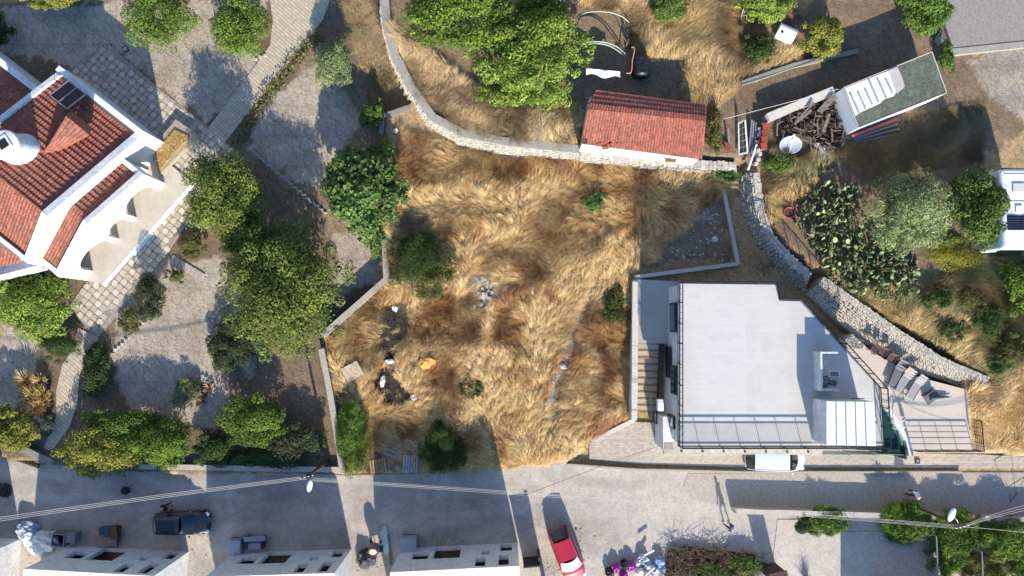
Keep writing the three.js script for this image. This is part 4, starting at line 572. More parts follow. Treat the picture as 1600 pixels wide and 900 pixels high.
{ // dark fence panel beside the last house
  const g = thing('dark_gate', 'tall dark metal gate beside the white house nearest to the red car', 'gate'); const a = P(817, 872, 0), b = P(842, 869, 0); for (let k = 0; k < 5; k++) { const t = (k + 0.5) / 5; new MB().box(lerp(a[0], b[0], t), 1.1, lerp(a[2], b[2], t), 0.27, 2.2, 0.06).build('panel', M.dark, g); } new MB().box((a[0] + b[0]) / 2, 2.25, (a[2] + b[2]) / 2, 1.3, 0.08, 0.1, 0.1).box((a[0] + b[0]) / 2, 0.15, (a[2] + b[2]) / 2, 1.3, 0.08, 0.1, 0.1).build('frame', M.dark, g);
  const w = copedWall('side_yard_wall', 'dark side wall running down from the metal gate', [[843, 872], [852, 915]], -0.1, 2.1, 0.2, M.dark); 
}
{ // house standing just south of the concrete lot, out of the picture; its shadow falls on the lot
  const g = thing('lot_house', 'plain house south of the concrete lot whose shadow covers the lot', 'house'); const q = poly([[1350, 912], [1470, 912], [1470, 1050], [1350, 1050]], 0); new MB().prism(q, -0.1, 3.1).build('wall', M.newhouse, g); new MB().prism(poly([[1347, 910], [1473, 910], [1473, 1053], [1347, 1053]], 0), 3.1, 3.3).build('roof', M.concrete, g);
}
{ const g = thing('gate_pillar', 'brown gate pillar at the bottom edge left of the concrete lot', 'pillar'); const p = P(1200, 886, 0); new MB().box(p[0], 1.05, p[2], 1.2, 2.1, 0.5, 0.2).build('shaft', mat(0x4a382c, 0.9, { map: T.dirt }), g); new MB().box(p[0], 2.15, p[2], 1.35, 0.1, 0.65, 0.2).build('cap', mat(0x5b4636, 0.9, { map: T.dirt }), g); }

// ---------------------------------------------------------------- modern white house
const RH = 5.6;
const hs = thing('modern_house', 'modern white house with a flat pale roof terrace and dark railings', 'house');
const roofPx = [[1060, 441], [1213, 441], [1217, 466], [1251, 467], [1376, 606], [1381, 698], [1060, 698]];
const roofW = poly(roofPx, RH);
const inset = (pts, d) => { const n = pts.length, cx = pts.reduce((a, q) => a + q[0], 0) / n, cz = pts.reduce((a, q) => a + q[1], 0) / n; return pts.map(([x, z]) => { const l = Math.hypot(x - cx, z - cz); return [x - (x - cx) / l * d, z - (z - cz) / l * d]; }); };
{
  new MB().prism(inset(roofW, 0.25), -0.1, RH - 0.3).build('wall', M.white, hs);
  new MB().prism(roofW, RH - 0.3, RH - 0.02).build('roof_slab', mat(0x7d7f84, 0.8, { map: T.plaster }), hs);
  new MB().prism(inset(roofW, 0.18), RH - 0.05, RH + 0.02).build('roof_deck', mat(0xc2beb9, 0.8, { map: T.deck }), hs);
  // west side: shutters, door, plinth
  const xw = roofW[0][0] + 0.1, zAt = (py, h) => P(1045, py, h)[2];
  const shut = (y0, y1, h0, h1, nm) => { const z0 = zAt(y0, (h0 + h1) / 2), z1 = zAt(y1, (h0 + h1) / 2), m = new MB(); m.box(xw - 0.14, (h0 + h1) / 2, (z0 + z1) / 2, 0.16, h1 - h0, z1 - z0); const o = m.build(nm, M.dark, hs); const gl = new MB(); gl.box(xw - 0.235, (h0 + h1) / 2, (z0 + z1) / 2, 0.02, h1 - h0 - 0.3, (z1 - z0) - 0.3); gl.build('pane', M.glass, o); };
  shut(473, 519, 3.2, 5.0, 'window'); shut(571, 616, 3.2, 5.0, 'window'); shut(541, 590, 1.7, 2.9, 'door'); shut(648, 668, 2.0, 4.0, 'window'); shut(666, 690, 0.3, 2.4, 'door');
  const z0 = zAt(640, 2), z1 = zAt(700, 2); new MB().box(xw - 0.35, 1.45, (z0 + z1) / 2 + 0.2, 0.75, 2.9, 2.4).build('entrance_porch', M.white, hs);
  const ac = P(1034, 633, 2.6); new MB().box(ac[0] - 0.1, 2.5, ac[2], 0.4, 0.6, 0.85).build('air_conditioner', M.plasticWhite, hs);
  // balcony slab over the street
  const bs = poly([[1037, 690], [1285, 700], [1285, 711], [1037, 709]], 2.9); new MB().prism(bs, 2.6, 2.9).build('balcony', mat(0xb5ab9c, 0.85, { map: T.plaster }), hs);
  const lamps = new MB(); for (let k = 0; k < 7; k++) { const p = P(1065 + k * 33, 705 + k * 0.2, 2.92); lamps.box(p[0], 2.93, p[2], 0.14, 0.06, 0.12); } lamps.build('spotlights', M.dark, hs);
  // railings
  const railing = (pts, bars, out = 0, hh = 1.05) => { for (let i = 0; i < pts.length - 1; i++) { const a = pts[i], b = pts[i + 1], L = Math.hypot(b[0] - a[0], b[1] - a[1]), m = new MB(), q = (t, h) => [lerp(a[0], b[0], t), RH + h, lerp(a[1], b[1], t)]; m.beam(q(0, hh), q(1, hh), 0.07, 0.06); m.beam(q(0, 0.14), q(1, 0.14), 0.05, 0.05); if (bars === 'double') m.beam(q(0, hh - 0.22), q(1, hh - 0.22), 0.05, 0.05); const n = Math.max(1, Math.round(L / 1.45)); for (let k = 0; k <= n; k++) m.bar(q(k / n, -0.02), q(k / n, hh), 0.036, 6); m.build('railing', M.rail, hs); const nb = Math.round(L / (bars === 'wide' ? 0.42 : 0.13)), bm = new MB(); for (let k = 1; k < nb; k++) bm.beam(q(k / nb, 0.14), q(k / nb, bars === 'double' ? hh - 0.22 : hh), 0.026, 0.026); stuff(bm.build('railing_bars', M.rail, hs)); } };
  const R = inset(roofW, 0.06);
  railing([R[6], R[5]], 'double'); railing([R[0], R[6]], 'wide'); railing([R[0], R[1], R[2], R[3]], 'fine'); railing([R[3], R[4], R[5]], 'wide');
}
{ // stair head with standing-seam roof on the terrace
  const g = thing('roof_cabin', 'white box-shaped roof cabin with a seamed metal roof on the roof terrace', 'cabin'), h1 = RH + 2.2; const q = poly([[1291, 627], [1366, 628], [1369, 697], [1291, 695]], h1), lo = q; new MB().prism(lo, RH - 0.01, h1 - 0.08).build('wall', M.white, g);
  const dl = (a, b, t) => [lerp(a[0], b[0], t), lerp(a[1], b[1], t)]; for (let k = 0; k < 5; k++) { const a = dl(q[0], q[1], k / 5 + 0.004), b = dl(q[0], q[1], (k + 1) / 5 - 0.004), c = dl(q[3], q[2], (k + 1) / 5 - 0.004), d = dl(q[3], q[2], k / 5 + 0.004); new MB().prism([a, b, c, d], h1 - 0.08, h1 + 0.02).build('roof_panel', mat(0xcfd0d2, 0.5), g); }
  for (let k = 1; k < 5; k++) { const a = dl(q[0], q[1], k / 5), b = dl(q[3], q[2], k / 5); new MB().beam([a[0], h1 + 0.02, a[1]], [b[0], h1 + 0.02, b[1]], 0.05, 0.05).build('seam', M.grey, g); }
  const pole = P(1352, 623, h1); new MB().bar([pole[0], h1 - 0.1, pole[2]], [pole[0] - 0.9, h1 - 0.1, pole[2]], 0.03).build('bracket', M.dark, g);
}
{ const g = thing('roof_screen', 'white three-sided screen wall standing on the shaded part of the roof terrace', 'screen'); const a = P(1270, 549, RH), b = P(1270, 609, RH), c = P(1297, 549, RH), x0 = a[0], z0 = a[2], z1 = b[2]; new MB().box(x0 + 0.06, RH + 0.6, (z0 + z1) / 2, 0.12, 1.2, z1 - z0).build('back_panel', M.white, g); for (const z of [z0 + 0.06, z1 - 0.06]) new MB().box(x0 + 0.12 + 0.55, RH + 0.6, z, 1.1, 1.2, 0.117).build('side_panel', M.white, g); }
{ const g = thing('roof_unit', 'small pale box beside the screen wall on the roof terrace', 'box'); const p = P(1301, 584, RH); new MB().box(p[0], RH + 0.14, p[2], 0.75, 0.24, 0.46).build('casing', M.plasticWhite, g); new MB().box(p[0], RH + 0.275, p[2], 0.6, 0.03, 0.34).build('lid', M.grey, g); }
{ const m = new MB(); seed = 5; const c = P(1293, 597, RH); const pts = []; for (let k = 0; k < 40; k++) { const t = k * 0.55, r = 0.25 + 0.22 * Math.sin(k * 1.7); pts.push([c[0] + r * Math.cos(t) * 1.5, RH + 0.05 + 0.015 * (k % 3), c[2] + r * Math.sin(t)]); } m.path(pts, 0.015, 5); tag(m.build('roof_cable', M.thinCable), 'tangled dark cable on the roof terrace between screen wall and box', 'cable'); }
// patio and outside stairs on the west side
{
  const pt = sheet('patio', [[990, 436], [1064, 440], [1064, 537], [990, 537]], 1.7, mat(0xa9a6a4, 0.85, { map: T.deck }), 1.5);
  const g = thing('outside_stairs', 'pale outside stairs climbing along the west wall of the modern house', 'stairs'); const n = 10, a = P(997, 538, 1.7), b = P(1031, 538, 1.7), z0 = a[2], z1 = P(997, 645, 0.2)[2], sm = mat(0xb6a996, 0.9, { map: T.tile });
  for (let k = 0; k < n; k++) { const h = 1.7 - (k + 0.5) * 1.6 / n, za = lerp(z0, z1, k / n), zb = lerp(z0, z1, (k + 1) / n); new MB().box((a[0] + b[0]) / 2, (h - 0.1) / 2, (za + zb) / 2, b[0] - a[0] - 0.01, h + 0.1, zb - za + 0.03 - 0.002 * k).build('step', sm, g); new MB().box((a[0] + b[0]) / 2, h + 0.012, zb - 0.07, b[0] - a[0] - 0.03, 0.03, 0.13).build('nosing', mat(0x83745f, 0.9, { map: T.stone }), g); }
  const rp = P(1016, 616, 1.2), rq = P(1018, 655, 0.9); new MB().bar([rp[0], 1.25, rp[2]], [rq[0], 0.9, rq[2]], 0.03).bar([rq[0], 0.02, rq[2]], [rq[0], 0.9, rq[2]], 0.03).build('handrail', M.paintedWood, g);
  copedWall('stair_wall', 'white speckled wall between the dry plot and the outside stairs', [[993, 440], [992, 540], [991, 655]], 0, 2.0, 0.36, M.white, mat(0xcfc9c0, 0.95, { map: T.stone }));
  const r2 = thing('stair_railing', 'dark metal fence between the stairs and the modern house wall', 'railing'), e0 = P(1034, 538, 2.6), e1 = P(1031, 662, 1.2); const m = new MB(); m.beam([e0[0] - 0.2, 2.7, e0[2]], [e0[0] - 0.2, 1.3, e1[2]], 0.1, 0.08); m.build('rail', M.rail, r2); for (let k = 0; k <= 8; k++) { const t = k / 8, z = lerp(e0[2], e1[2], t); new MB().bar([e0[0] - 0.2, lerp(1.6, 0.05, t), z], [e0[0] - 0.2, lerp(2.7, 1.3, t), z], 0.03).build('post', M.rail, r2); }
}
// pool and sun terrace
const TH = 2.6;
{
  const t = sheet('sun_terrace', [[1318, 534], [1332, 522], [1360, 548], [1430, 588], [1515, 610], [1512, 640], [1520, 704], [1424, 705], [1419, 690], [1385, 640]], TH, mat(0xc3b6a8, 0.8, { map: T.deck }), 2.5);
  const c = thing('pool_wall', 'white wall between the green pool and the sun terrace', 'wall'); const a = P(1388, 638, TH), b = P(1418, 688, TH), d = P(1424, 712, TH); new MB().beam([a[0], TH - 1.2, a[2]], [b[0], TH - 1.2, b[2]], 0.3, 2.5).beam([b[0], TH - 1.21, b[2]], [d[0], TH - 1.21, d[2]], 0.31, 2.5).build('wall_body', M.white, c);
  const p = struct(new MB().prism(poly([[1340, 610], [1386, 640], [1416, 690], [1418, 705], [1340, 703]], TH - 0.3), 0.5, TH - 0.35).build('pool_water', new THREE.MeshPhysicalMaterial({ color: 0x1e4c45, roughness: 0.05, transmission: 0.35, thickness: 1, ior: 1.33, attenuationColor: new THREE.Color(0x1f5a50), attenuationDistance: 1.2 })));
  const st = thing('pool_steps', 'pale green tiled pool edge and steps under the ladder', 'steps'); const s1 = poly([[1394, 664], [1402, 660], [1411, 684], [1411, 703], [1403, 703], [1403, 686]], TH - 0.3); new MB().prism(s1, 0.6, TH - 0.32).build('step', mat(0x547c70, 0.5, { map: T.tile }), st); const s2 = poly([[1388, 702.5], [1418, 703], [1418, 707.5], [1388, 707.5]], TH - 0.2); new MB().prism(s2, 0.6, TH - 0.2).build('edge', mat(0x6a9184, 0.5, { map: T.tile }), st);
  const gp = thing('pool_glass', 'green tinted glass pool front above the street', 'glass panel'); for (const [x0, x1] of [[1285, 1328], [1329, 1372], [1373, 1416]]) { const e = P(x0, 707, 2.6), f = P(x1, 708, 2.6); new MB().beam([e[0], 2.0, e[2] + 0.1], [f[0] - 0.02, 2.0, f[2] + 0.1], 0.05, 1.6).build('pane', mat(0x66867c, 0.2), gp); } const f0 = P(1416, 700, 3), f1 = P(1416, 712, 3); new MB().box(f0[0], 2.0, (f0[2] + f1[2]) / 2 + 0.1, 0.12, 1.9, 0.9).build('post', M.dark, gp);
  const ld = thing('pool_ladder', 'white pool ladder rails at the edge of the green pool', 'ladder'); for (const k of [0, 1]) { const q = P(1394 + k * 5, 660 + k * 9, TH), w = P(1408 + k * 6, 651 + k * 7, TH); new MB().path([[w[0], TH - 0.05, w[2]], [w[0], TH + 0.6, w[2]], [(w[0] + q[0]) / 2, TH + 0.85, (w[2] + q[2]) / 2], [q[0], TH + 0.5, q[2]], [q[0], TH - 0.9, q[2]]], 0.035, 8).build('rail', M.plasticWhite, ld); }
  const pr = thing('terrace_railing', 'dark railing along the street edge and corner of the sun terrace', 'railing'); const line = [P(1422, 702, TH), P(1520, 702, TH), P(1516, 655, TH)]; for (let i = 0; i < 2; i++) { const A = line[i], B = line[i + 1], m = new MB(), q = (t, h) => [lerp(A[0], B[0], t) + (i ? 0.15 : 0), TH + h, lerp(A[2], B[2], t)]; for (const h of [1.05, 0.84, 0.63, 0.42, 0.2]) m.beam(q(0, h), q(1, h), h > 1 ? 0.06 : 0.025, h > 1 ? 0.06 : 0.025); m.build('rail', M.rail, pr); const n = i ? 4 : 4; for (let k = 0; k <= n; k++) new MB().bar(q(k / n, -0.02), q(k / n, 1.05), 0.028).build('post', M.rail, pr); }
}
// ---------------------------------------------------------------- vehicles
function gridGeo(nu, nv, fn) { const p = [], ix = []; for (let j = 0; j <= nv; j++) for (let i = 0; i <= nu; i++) p.push(...fn(i / nu, j / nv)); for (let j = 0; j < nv; j++) for (let i = 0; i < nu; i++) { const a = j * (nu + 1) + i; ix.push(a, a + 1, a + nu + 1, a + 1, a + nu + 2, a + nu + 1); } const g = new THREE.BufferGeometry(); g.setAttribute('position', new THREE.Float32BufferAttribute(p, 3)); g.setIndex(ix); g.computeVertexNormals(); return g; }
const interp = (tab, x) => { for (let i = 1; i < tab.length; i++) if (x <= tab[i][0]) { const a = tab[i - 1], b = tab[i], t = (x - a[0]) / (b[0] - a[0]), s = t * t * (3 - 2 * t); return a.slice(1).map((v, k) => lerp(v, b[k + 1], s)); } return tab.at(-1).slice(1); };
function car(label, cx, cy, ang, o) {
  const g = thing('car', label, 'car'), p = P(cx, cy, 0.7); g.position.set(p[0], 0.02, p[2]); g.rotation.y = ang; const L = o.L, W = o.W / 2, H = o.H, paint = new THREE.MeshPhysicalMaterial({ color: o.color, roughness: 0.35, metalness: o.metal || 0, clearcoat: 1, clearcoatRoughness: 0.08 });
  // stations: x (0 rear .. 1 front), half width, deck height
  const st = [[0, 0.7, 0.55], [0.03, 0.86, 0.78], [0.1, 0.97, o.tail || 0.92], [0.3, 1, 0.95], [0.68, 1, 0.93], [0.8, 0.98, 0.86], [0.93, 0.9, 0.74], [0.98, 0.8, 0.6], [1, 0.62, 0.48]].map(r => [r[0], r[1] * W, r[2] * (o.deck || 1)]);
  const ring = [[-0.9, 0.24], [-0.985, 0.42], [-1, 0.62], [-0.96, 0.86], [-0.86, 0.975], [-0.5, 1.0], [0, 1.015], [0.5, 1.0], [0.86, 0.975], [0.96, 0.86], [1, 0.62], [0.985, 0.42], [0.9, 0.24]];
  const body = new MB(); body.add(gridGeo(36, 24, (u, v) => { const [w, h] = interp(st, u), k = v * 12, i = Math.min(11, Math.floor(k)), t = k - i, a = ring[i], b = ring[i + 1]; const zn = lerp(a[0], b[0], t), z = zn * w, y = 0.02 + lerp(a[1], b[1], t) * h; return [(u - 0.5) * L * (1 - 0.09 * zn * zn * Math.abs(u * 2 - 1) ** 3), y, z]; })); body.box(0, 0.3, 0, L * 0.94, 0.2, W * 1.5); body.build('body', paint, g);
  const c = o.cabin, X = (u) => (u - 0.5) * L, wb = W * 0.9, wr = W * (o.roofW || 0.7), hb = 0.93 * (o.deck || 1), pts = { rb: [X(c[0]), hb, wb * 0.9], rr: [X(c[1]), H - 0.03, wr * 0.94], fr: [X(c[2]), H - 0.02, wr], fb: [X(c[3]), hb - 0.02, wb * 0.95] };
  const patch = (A, B, n, bulge, mm, inset2 = 0) => { const m = new MB(); m.add(gridGeo(6, 10, (u, v) => { const x = lerp(A[0], B[0], u), y = lerp(A[1], B[1], u), w = lerp(A[2], B[2], u) - inset2, s = v * 2 - 1; return [x + bulge[0] * (1 - s * s), y + bulge[1] * (1 - s * s) * (bulge[2] ? 1 : Math.sin(u * Math.PI)) , s * w]; })); return m.build(n, mm, g); };
  patch(pts.rr, pts.fr, 'roof', [0, 0.05, 1], o.roofMat || paint); patch(pts.rb, pts.rr, 'rear_window', [-0.16, 0.03, 1], M.glass); patch(pts.fr, pts.fb, 'windshield', [0.2, 0.04, 1], o.shield || M.glass);
  for (const s of [-1, 1]) { const z = (q) => [q[0], q[1], q[2] * s], m = new MB(); const a = z(pts.rb), b = z(pts.rr), d = z(pts.fr), e = z(pts.fb); m.quad(a, e, d, b); m.build('side_window', M.glass, g); const pm = new MB(); for (const [q, r] of [[a, b], [b, d], [d, e]]) pm.beam(q, r, 0.07, 0.06); const mid = [lerp(a[0], e[0], 0.48), hb, lerp(a[2], e[2], 0.48)], mt = [lerp(b[0], d[0], 0.48), H - 0.02, lerp(b[2], d[2], 0.48)]; pm.beam(mid, mt, 0.08, 0.05); pm.build('pillars', paint, g);
    const mi = new MB(); mi.add(new THREE.SphereGeometry(1, 8, 6), new THREE.Matrix4().makeScale(0.08, 0.07, 0.11).setPosition(X(c[3]) - 0.25, hb + 0.05, s * (W + 0.08))); mi.build('mirror', paint, g);
    new MB().add(new THREE.SphereGeometry(1, 10, 6), new THREE.Matrix4().makeScale(0.22, 0.08, 0.16).setPosition(X(0.93), 0.62 * (o.deck || 1), s * W * 0.72)).build('headlight', mat(0xdfe6ea, 0.1, { metalness: 0.3 }), g); new MB().add(new THREE.SphereGeometry(1, 8, 6), new THREE.Matrix4().makeScale(0.08, 0.1, 0.16).setPosition(X(0.05), 0.74 * (o.deck || 1), s * W * 0.74)).build('tail_light', mat(0x7a1512, 0.3), g);
    for (const x of [0.19, 0.81]) { const wh = new MB(); wh.add(new THREE.CylinderGeometry(0.31, 0.31, 0.2, 20), new THREE.Matrix4().makeRotationX(Math.PI / 2).setPosition(X(x), 0.31, s * (W - 0.12))); const w = wh.build('wheel', M.black, g); new MB().add(new THREE.CylinderGeometry(0.19, 0.19, 0.02, 12), new THREE.Matrix4().makeRotationX(Math.PI / 2).setPosition(X(x), 0.31, s * (W - 0.01))).build('rim', M.greyMetal, w); } }
  if (o.wiper !== false) { const m = new MB(); m.beam([X(c[3]) - 0.02, hb + 0.04, -W * 0.6], [X(c[3]) - 0.28, hb + 0.13, W * 0.1], 0.025, 0.02); m.build('wiper', M.black, g); }
  return g;
}
const sunshade = mat(0xc9d2d4, 0.25, { metalness: 0.55 });
car('red hatchback parked in the sun beside the last white house', 886, 866, -1.2, { L: 4.25, W: 1.82, H: 1.46, color: 0xa01226, cabin: [0.04, 0.2, 0.55, 0.74], tail: 0.94, roofW: 0.72, shield: sunshade });
car('black car half in the shade in front of the white house', 285, 817, 0, { L: 4.2, W: 1.76, H: 1.45, color: 0x0d0f12, cabin: [0.03, 0.12, 0.52, 0.72], roofW: 0.76, metal: 0.2 });
car('white car parked under the balcony of the modern house', 1212, 717, -0.02, { L: 4.7, W: 1.85, H: 1.55, color: 0xc2c8d0, cabin: [0.02, 0.1, 0.66, 0.8], roofW: 0.82, tail: 1.0 });
{ // camper van
  const g = thing('camper_van', 'white camper van with roof solar panel at the right edge', 'camper van'), gh = 3.15, tp = gh + 2.75, a = P(1564, 268, tp), b = P(1564, 386, tp); const w = 2.25, L = b[2] - a[2] + 0.3, cx = a[0] + w / 2 - 0.05, cz = (a[2] + b[2]) / 2; g.position.set(cx, gh, cz);
  const s = new THREE.Shape(), r = 0.28; s.moveTo(-w / 2 + 0.05, 0.35); s.lineTo(w / 2 - 0.05, 0.35); s.lineTo(w / 2, 0.9); s.lineTo(w / 2 - 0.04, 2.75 - r); s.quadraticCurveTo(w / 2 - 0.06, 2.74, w / 2 - r, 2.75); s.lineTo(-w / 2 + r, 2.75); s.quadraticCurveTo(-w / 2 + 0.06, 2.74, -w / 2 + 0.04, 2.75 - r); s.lineTo(-w / 2, 0.9); s.closePath();
  const paint = new THREE.MeshPhysicalMaterial({ color: 0xd9dde0, roughness: 0.35, clearcoat: 0.6 }); new MB().add(new THREE.ExtrudeGeometry(s, { depth: L - 0.5, bevelEnabled: true, bevelSize: 0.12, bevelThickness: 0.25, bevelSegments: 3 }), new THREE.Matrix4().setPosition(0, 0, -L / 2 + 0.25)).build('body', paint, g);
  new MB().box(0.1, 2.5, -L / 2 - 0.03, w * 0.72, 0.5, 0.12, 0, 0.6).build('rear_window', M.glass, g); new MB().box(-w / 2 - 0.11, 1.75, -L / 2 + 1.1, 0.06, 0.6, 1.0).build('side_window', M.glass, g); new MB().box(-w / 2 - 0.11, 1.75, -L / 2 + 3.0, 0.06, 0.5, 0.8).build('side_window', M.glass, g);
  const top = 2.87; new MB().box(0.05, top + 0.04, -L / 2 + 1.35, 0.9, 0.12, 0.6).build('roof_hatch', mat(0xb9b5ac, 0.5), g); new MB().box(0.0, top + 0.06, -L / 2 + 2.9, 0.5, 0.1, 0.5).build('roof_vent', M.plasticWhite, g);
  for (let k = 0; k < 2; k++) { const q = new MB().box(-0.43 + k * 0.9, top + 0.05, -L / 2 + 3.85, 0.86, 0.05, 1.05).build('solar_panel', mat(0x10141f, 0.25), g); const li = new MB(); for (let i = 1; i < 6; i++) li.box(-0.43 + k * 0.9, top + 0.078, -L / 2 + 3.33 + i * 0.175, 0.84, 0.004, 0.012); li.build('cell_lines', M.greyMetal, q); }
  new MB().box(0, top + 0.01, -L / 2 + 2.3, w - 0.4, 0.03, 0.05).box(0, top + 0.01, -L / 2 + 0.35, w - 0.4, 0.03, 0.04).build('roof_seam', M.grey, g);
  for (const z of [-L * 0.3, L * 0.36]) for (const x of [-1, 1]) new MB().add(new THREE.CylinderGeometry(0.35, 0.35, 0.24, 16), new THREE.Matrix4().makeRotationZ(Math.PI / 2).setPosition(x * (w / 2 - 0.1), 0.35, z)).build('wheel', M.black, g);
  const wc = new MB().box(0, 1.9, L / 2 + 0.05, w * 0.8, 0.7, 0.15, 0, -0.5).build('windshield', M.glass, g);
}
{ // trailer box with felt roof and white sheets
  const g = thing('trailer', 'box trailer with a green felt roof partly covered in white sheets', 'trailer'), h = 5.0, R = [[1318, 137], [1456, 81], [1479, 145], [1341, 200]].map(q => P(q[0], q[1], h)), pl = R.map(q => [q[0], q[2]]); new MB().prism(pl, HP + 0.35, h - 0.06).build('body', M.plasticWhite, g); new MB().prism(pl, h - 0.06, h).build('roof', mat(0x6d7464, 0.9, { map: T.dirt }), g);
  const q = (s, t, k = 0) => [lerp(lerp(R[0][0], R[1][0], s), lerp(R[3][0], R[2][0], s), t), h + k, lerp(lerp(R[0][2], R[1][2], s), lerp(R[3][2], R[2][2], s), t)], sheetM = mat(0xe4e0da, 0.7, { map: T.plaster });
  const flat = (pts, y0, y1, n, m) => new MB().prism(pts.map(([s, t]) => { const r = q(s, t); return [r[0], r[2]]; }), h + y0, h + y1).build(n, m, g);
  flat([[0.01, 0.02], [0.5, 0.03], [0.52, 0.3], [0.5, 0.56], [0.46, 0.62], [0.36, 0.6], [0.3, 0.66], [0.1, 0.68], [0.01, 0.72]], 0.003, 0.05, 'white_sheet', sheetM); flat([[0.5, 0.02], [0.6, 0.02], [0.61, 0.3], [0.6, 0.52], [0.5, 0.6]], 0.06, 0.075, 'white_sheet', mat(0xbfb7b2, 0.8, { map: T.stone }));
  for (const [s, t0, t1] of [[0.04, 0.2, 0.7], [0.12, 0.25, 0.66], [0.2, 0.25, 0.62], [0.27, 0.08, 0.62], [0.36, 0.12, 0.6], [0.44, 0.2, 0.55]]) { const a = q(s, t0, 0.1), b = q(s + 0.015, t1, 0.1); new MB().beam(a, b, 0.09, 0.09).build('batten', M.paintedWood, g); }
  const rim = new MB(); for (let i = 0; i < 4; i++) { const a = R[i], b = R[(i + 1) % 4]; rim.beam([a[0], h + 0.005, a[2]], [b[0], h + 0.005, b[2]], 0.06, 0.05); } rim.build('roof_rim', mat(0xb8b09f, 0.8), g); new MB().prism(inset(pl, 0.5), HP - 0.3, HP + 0.35).build('chassis', M.black, g);
  const e = q(0, 0.95), f = q(0.2, 1.06); for (let k = 0; k < 4; k++) { const a = P(1325 + k * 3, 216 + k * 2, HP + 0.4), b = P(1395 + k * 4, 190 + k * 6, HP + 0.4); const pk = thing('plank', ['red edged plank leaning along the trailer side', 'pale plank under the trailer side', 'weathered plank lying beside the trailer', 'outermost thin plank on the ground beside the trailer'][k], 'plank', 'planks along the trailer'); new MB().beam([a[0], 3.0 + 0.2 * (3 - k), a[2]], [b[0], 3.0 + 0.2 * (3 - k), b[2]], 0.2, 0.04).build('board', k ? M.oldWood : mat(0xa04a40, 0.8), pk); }
}
// ---------------------------------------------------------------- people
function person(label, cx, cy, turn, o) {
  const g = P(cx, cy, 0.9), res = 56, size = 1.0; // field spans 2 m
  const J = o.J, bones = o.B, m = new MarchingCubes(res, new THREE.MeshStandardMaterial(), false, false, 60000); m.isolation = 0; m.reset?.();
  const half = res / 2, pos = (i) => (i - half) / half; const near = (x, y, z) => { let d = 1e9, best = 0; bones.forEach((b, k) => { const A = J[b[0]], B = J[b[1]], ax = x - A[0], ay = y - A[1], az = z - A[2], dx = B[0] - A[0], dy = B[1] - A[1], dz = B[2] - A[2], t = clamp((ax * dx + ay * dy + az * dz) / (dx * dx + dy * dy + dz * dz || 1)), q = Math.hypot(ax - t * dx, ay - t * dy, az - t * dz) - lerp(b[2], b[3], t); if (q < d - 0.004) best = k; const h = clamp(0.5 + 0.5 * (d - q) / 0.05); d = d > 1e8 ? q : lerp(d, q, h) - 0.05 * h * (1 - h); }); return [d, best]; };
  for (let k = 0; k < res; k++) for (let j = 0; j < res; j++) for (let i = 0; i < res; i++) m.field[i + j * res + k * res * res] = -near(pos(i), pos(j) + 0.9, pos(k))[0]; m.update();
  const n = m.count, pa = [], ca = [], na = []; for (let i = 0; i < n; i++) { const x = m.positionArray[3 * i], y = m.positionArray[3 * i + 1], z = m.positionArray[3 * i + 2]; pa.push(x, y + 0.9, z); na.push(m.normalArray[3 * i], m.normalArray[3 * i + 1], m.normalArray[3 * i + 2]); const b = near(x, y + 0.9, z)[1]; ca.push(...lin(bones[b][4])); }
  const grp = thing('person', label, 'person'); const bg = new THREE.BufferGeometry(); bg.setAttribute('position', new THREE.Float32BufferAttribute(pa, 3)); bg.setAttribute('color', new THREE.Float32BufferAttribute(ca, 3)); bg.setAttribute('normal', new THREE.Float32BufferAttribute(na, 3)); mesh('body', bg, mat(0xffffff, 0.8, { vertexColors: true, side: THREE.DoubleSide }), grp);
  const hd = J.head; new MB().add(new THREE.SphereGeometry(0.112, 14, 10, 0, 6.283, 0, 1.75), new THREE.Matrix4().compose(new THREE.Vector3(hd[0] - 0.015, hd[1] + 0.03, hd[2]), new THREE.Quaternion().setFromEuler(new THREE.Euler(0, 0, 0.35)), new THREE.Vector3(1, 1.05, 0.92))).build('hair', mat(o.hair, 0.9), grp);
  grp.position.set(g[0], 0.03, g[2]); grp.rotation.y = turn; return grp;
}
const SK = 0xb98a6c;
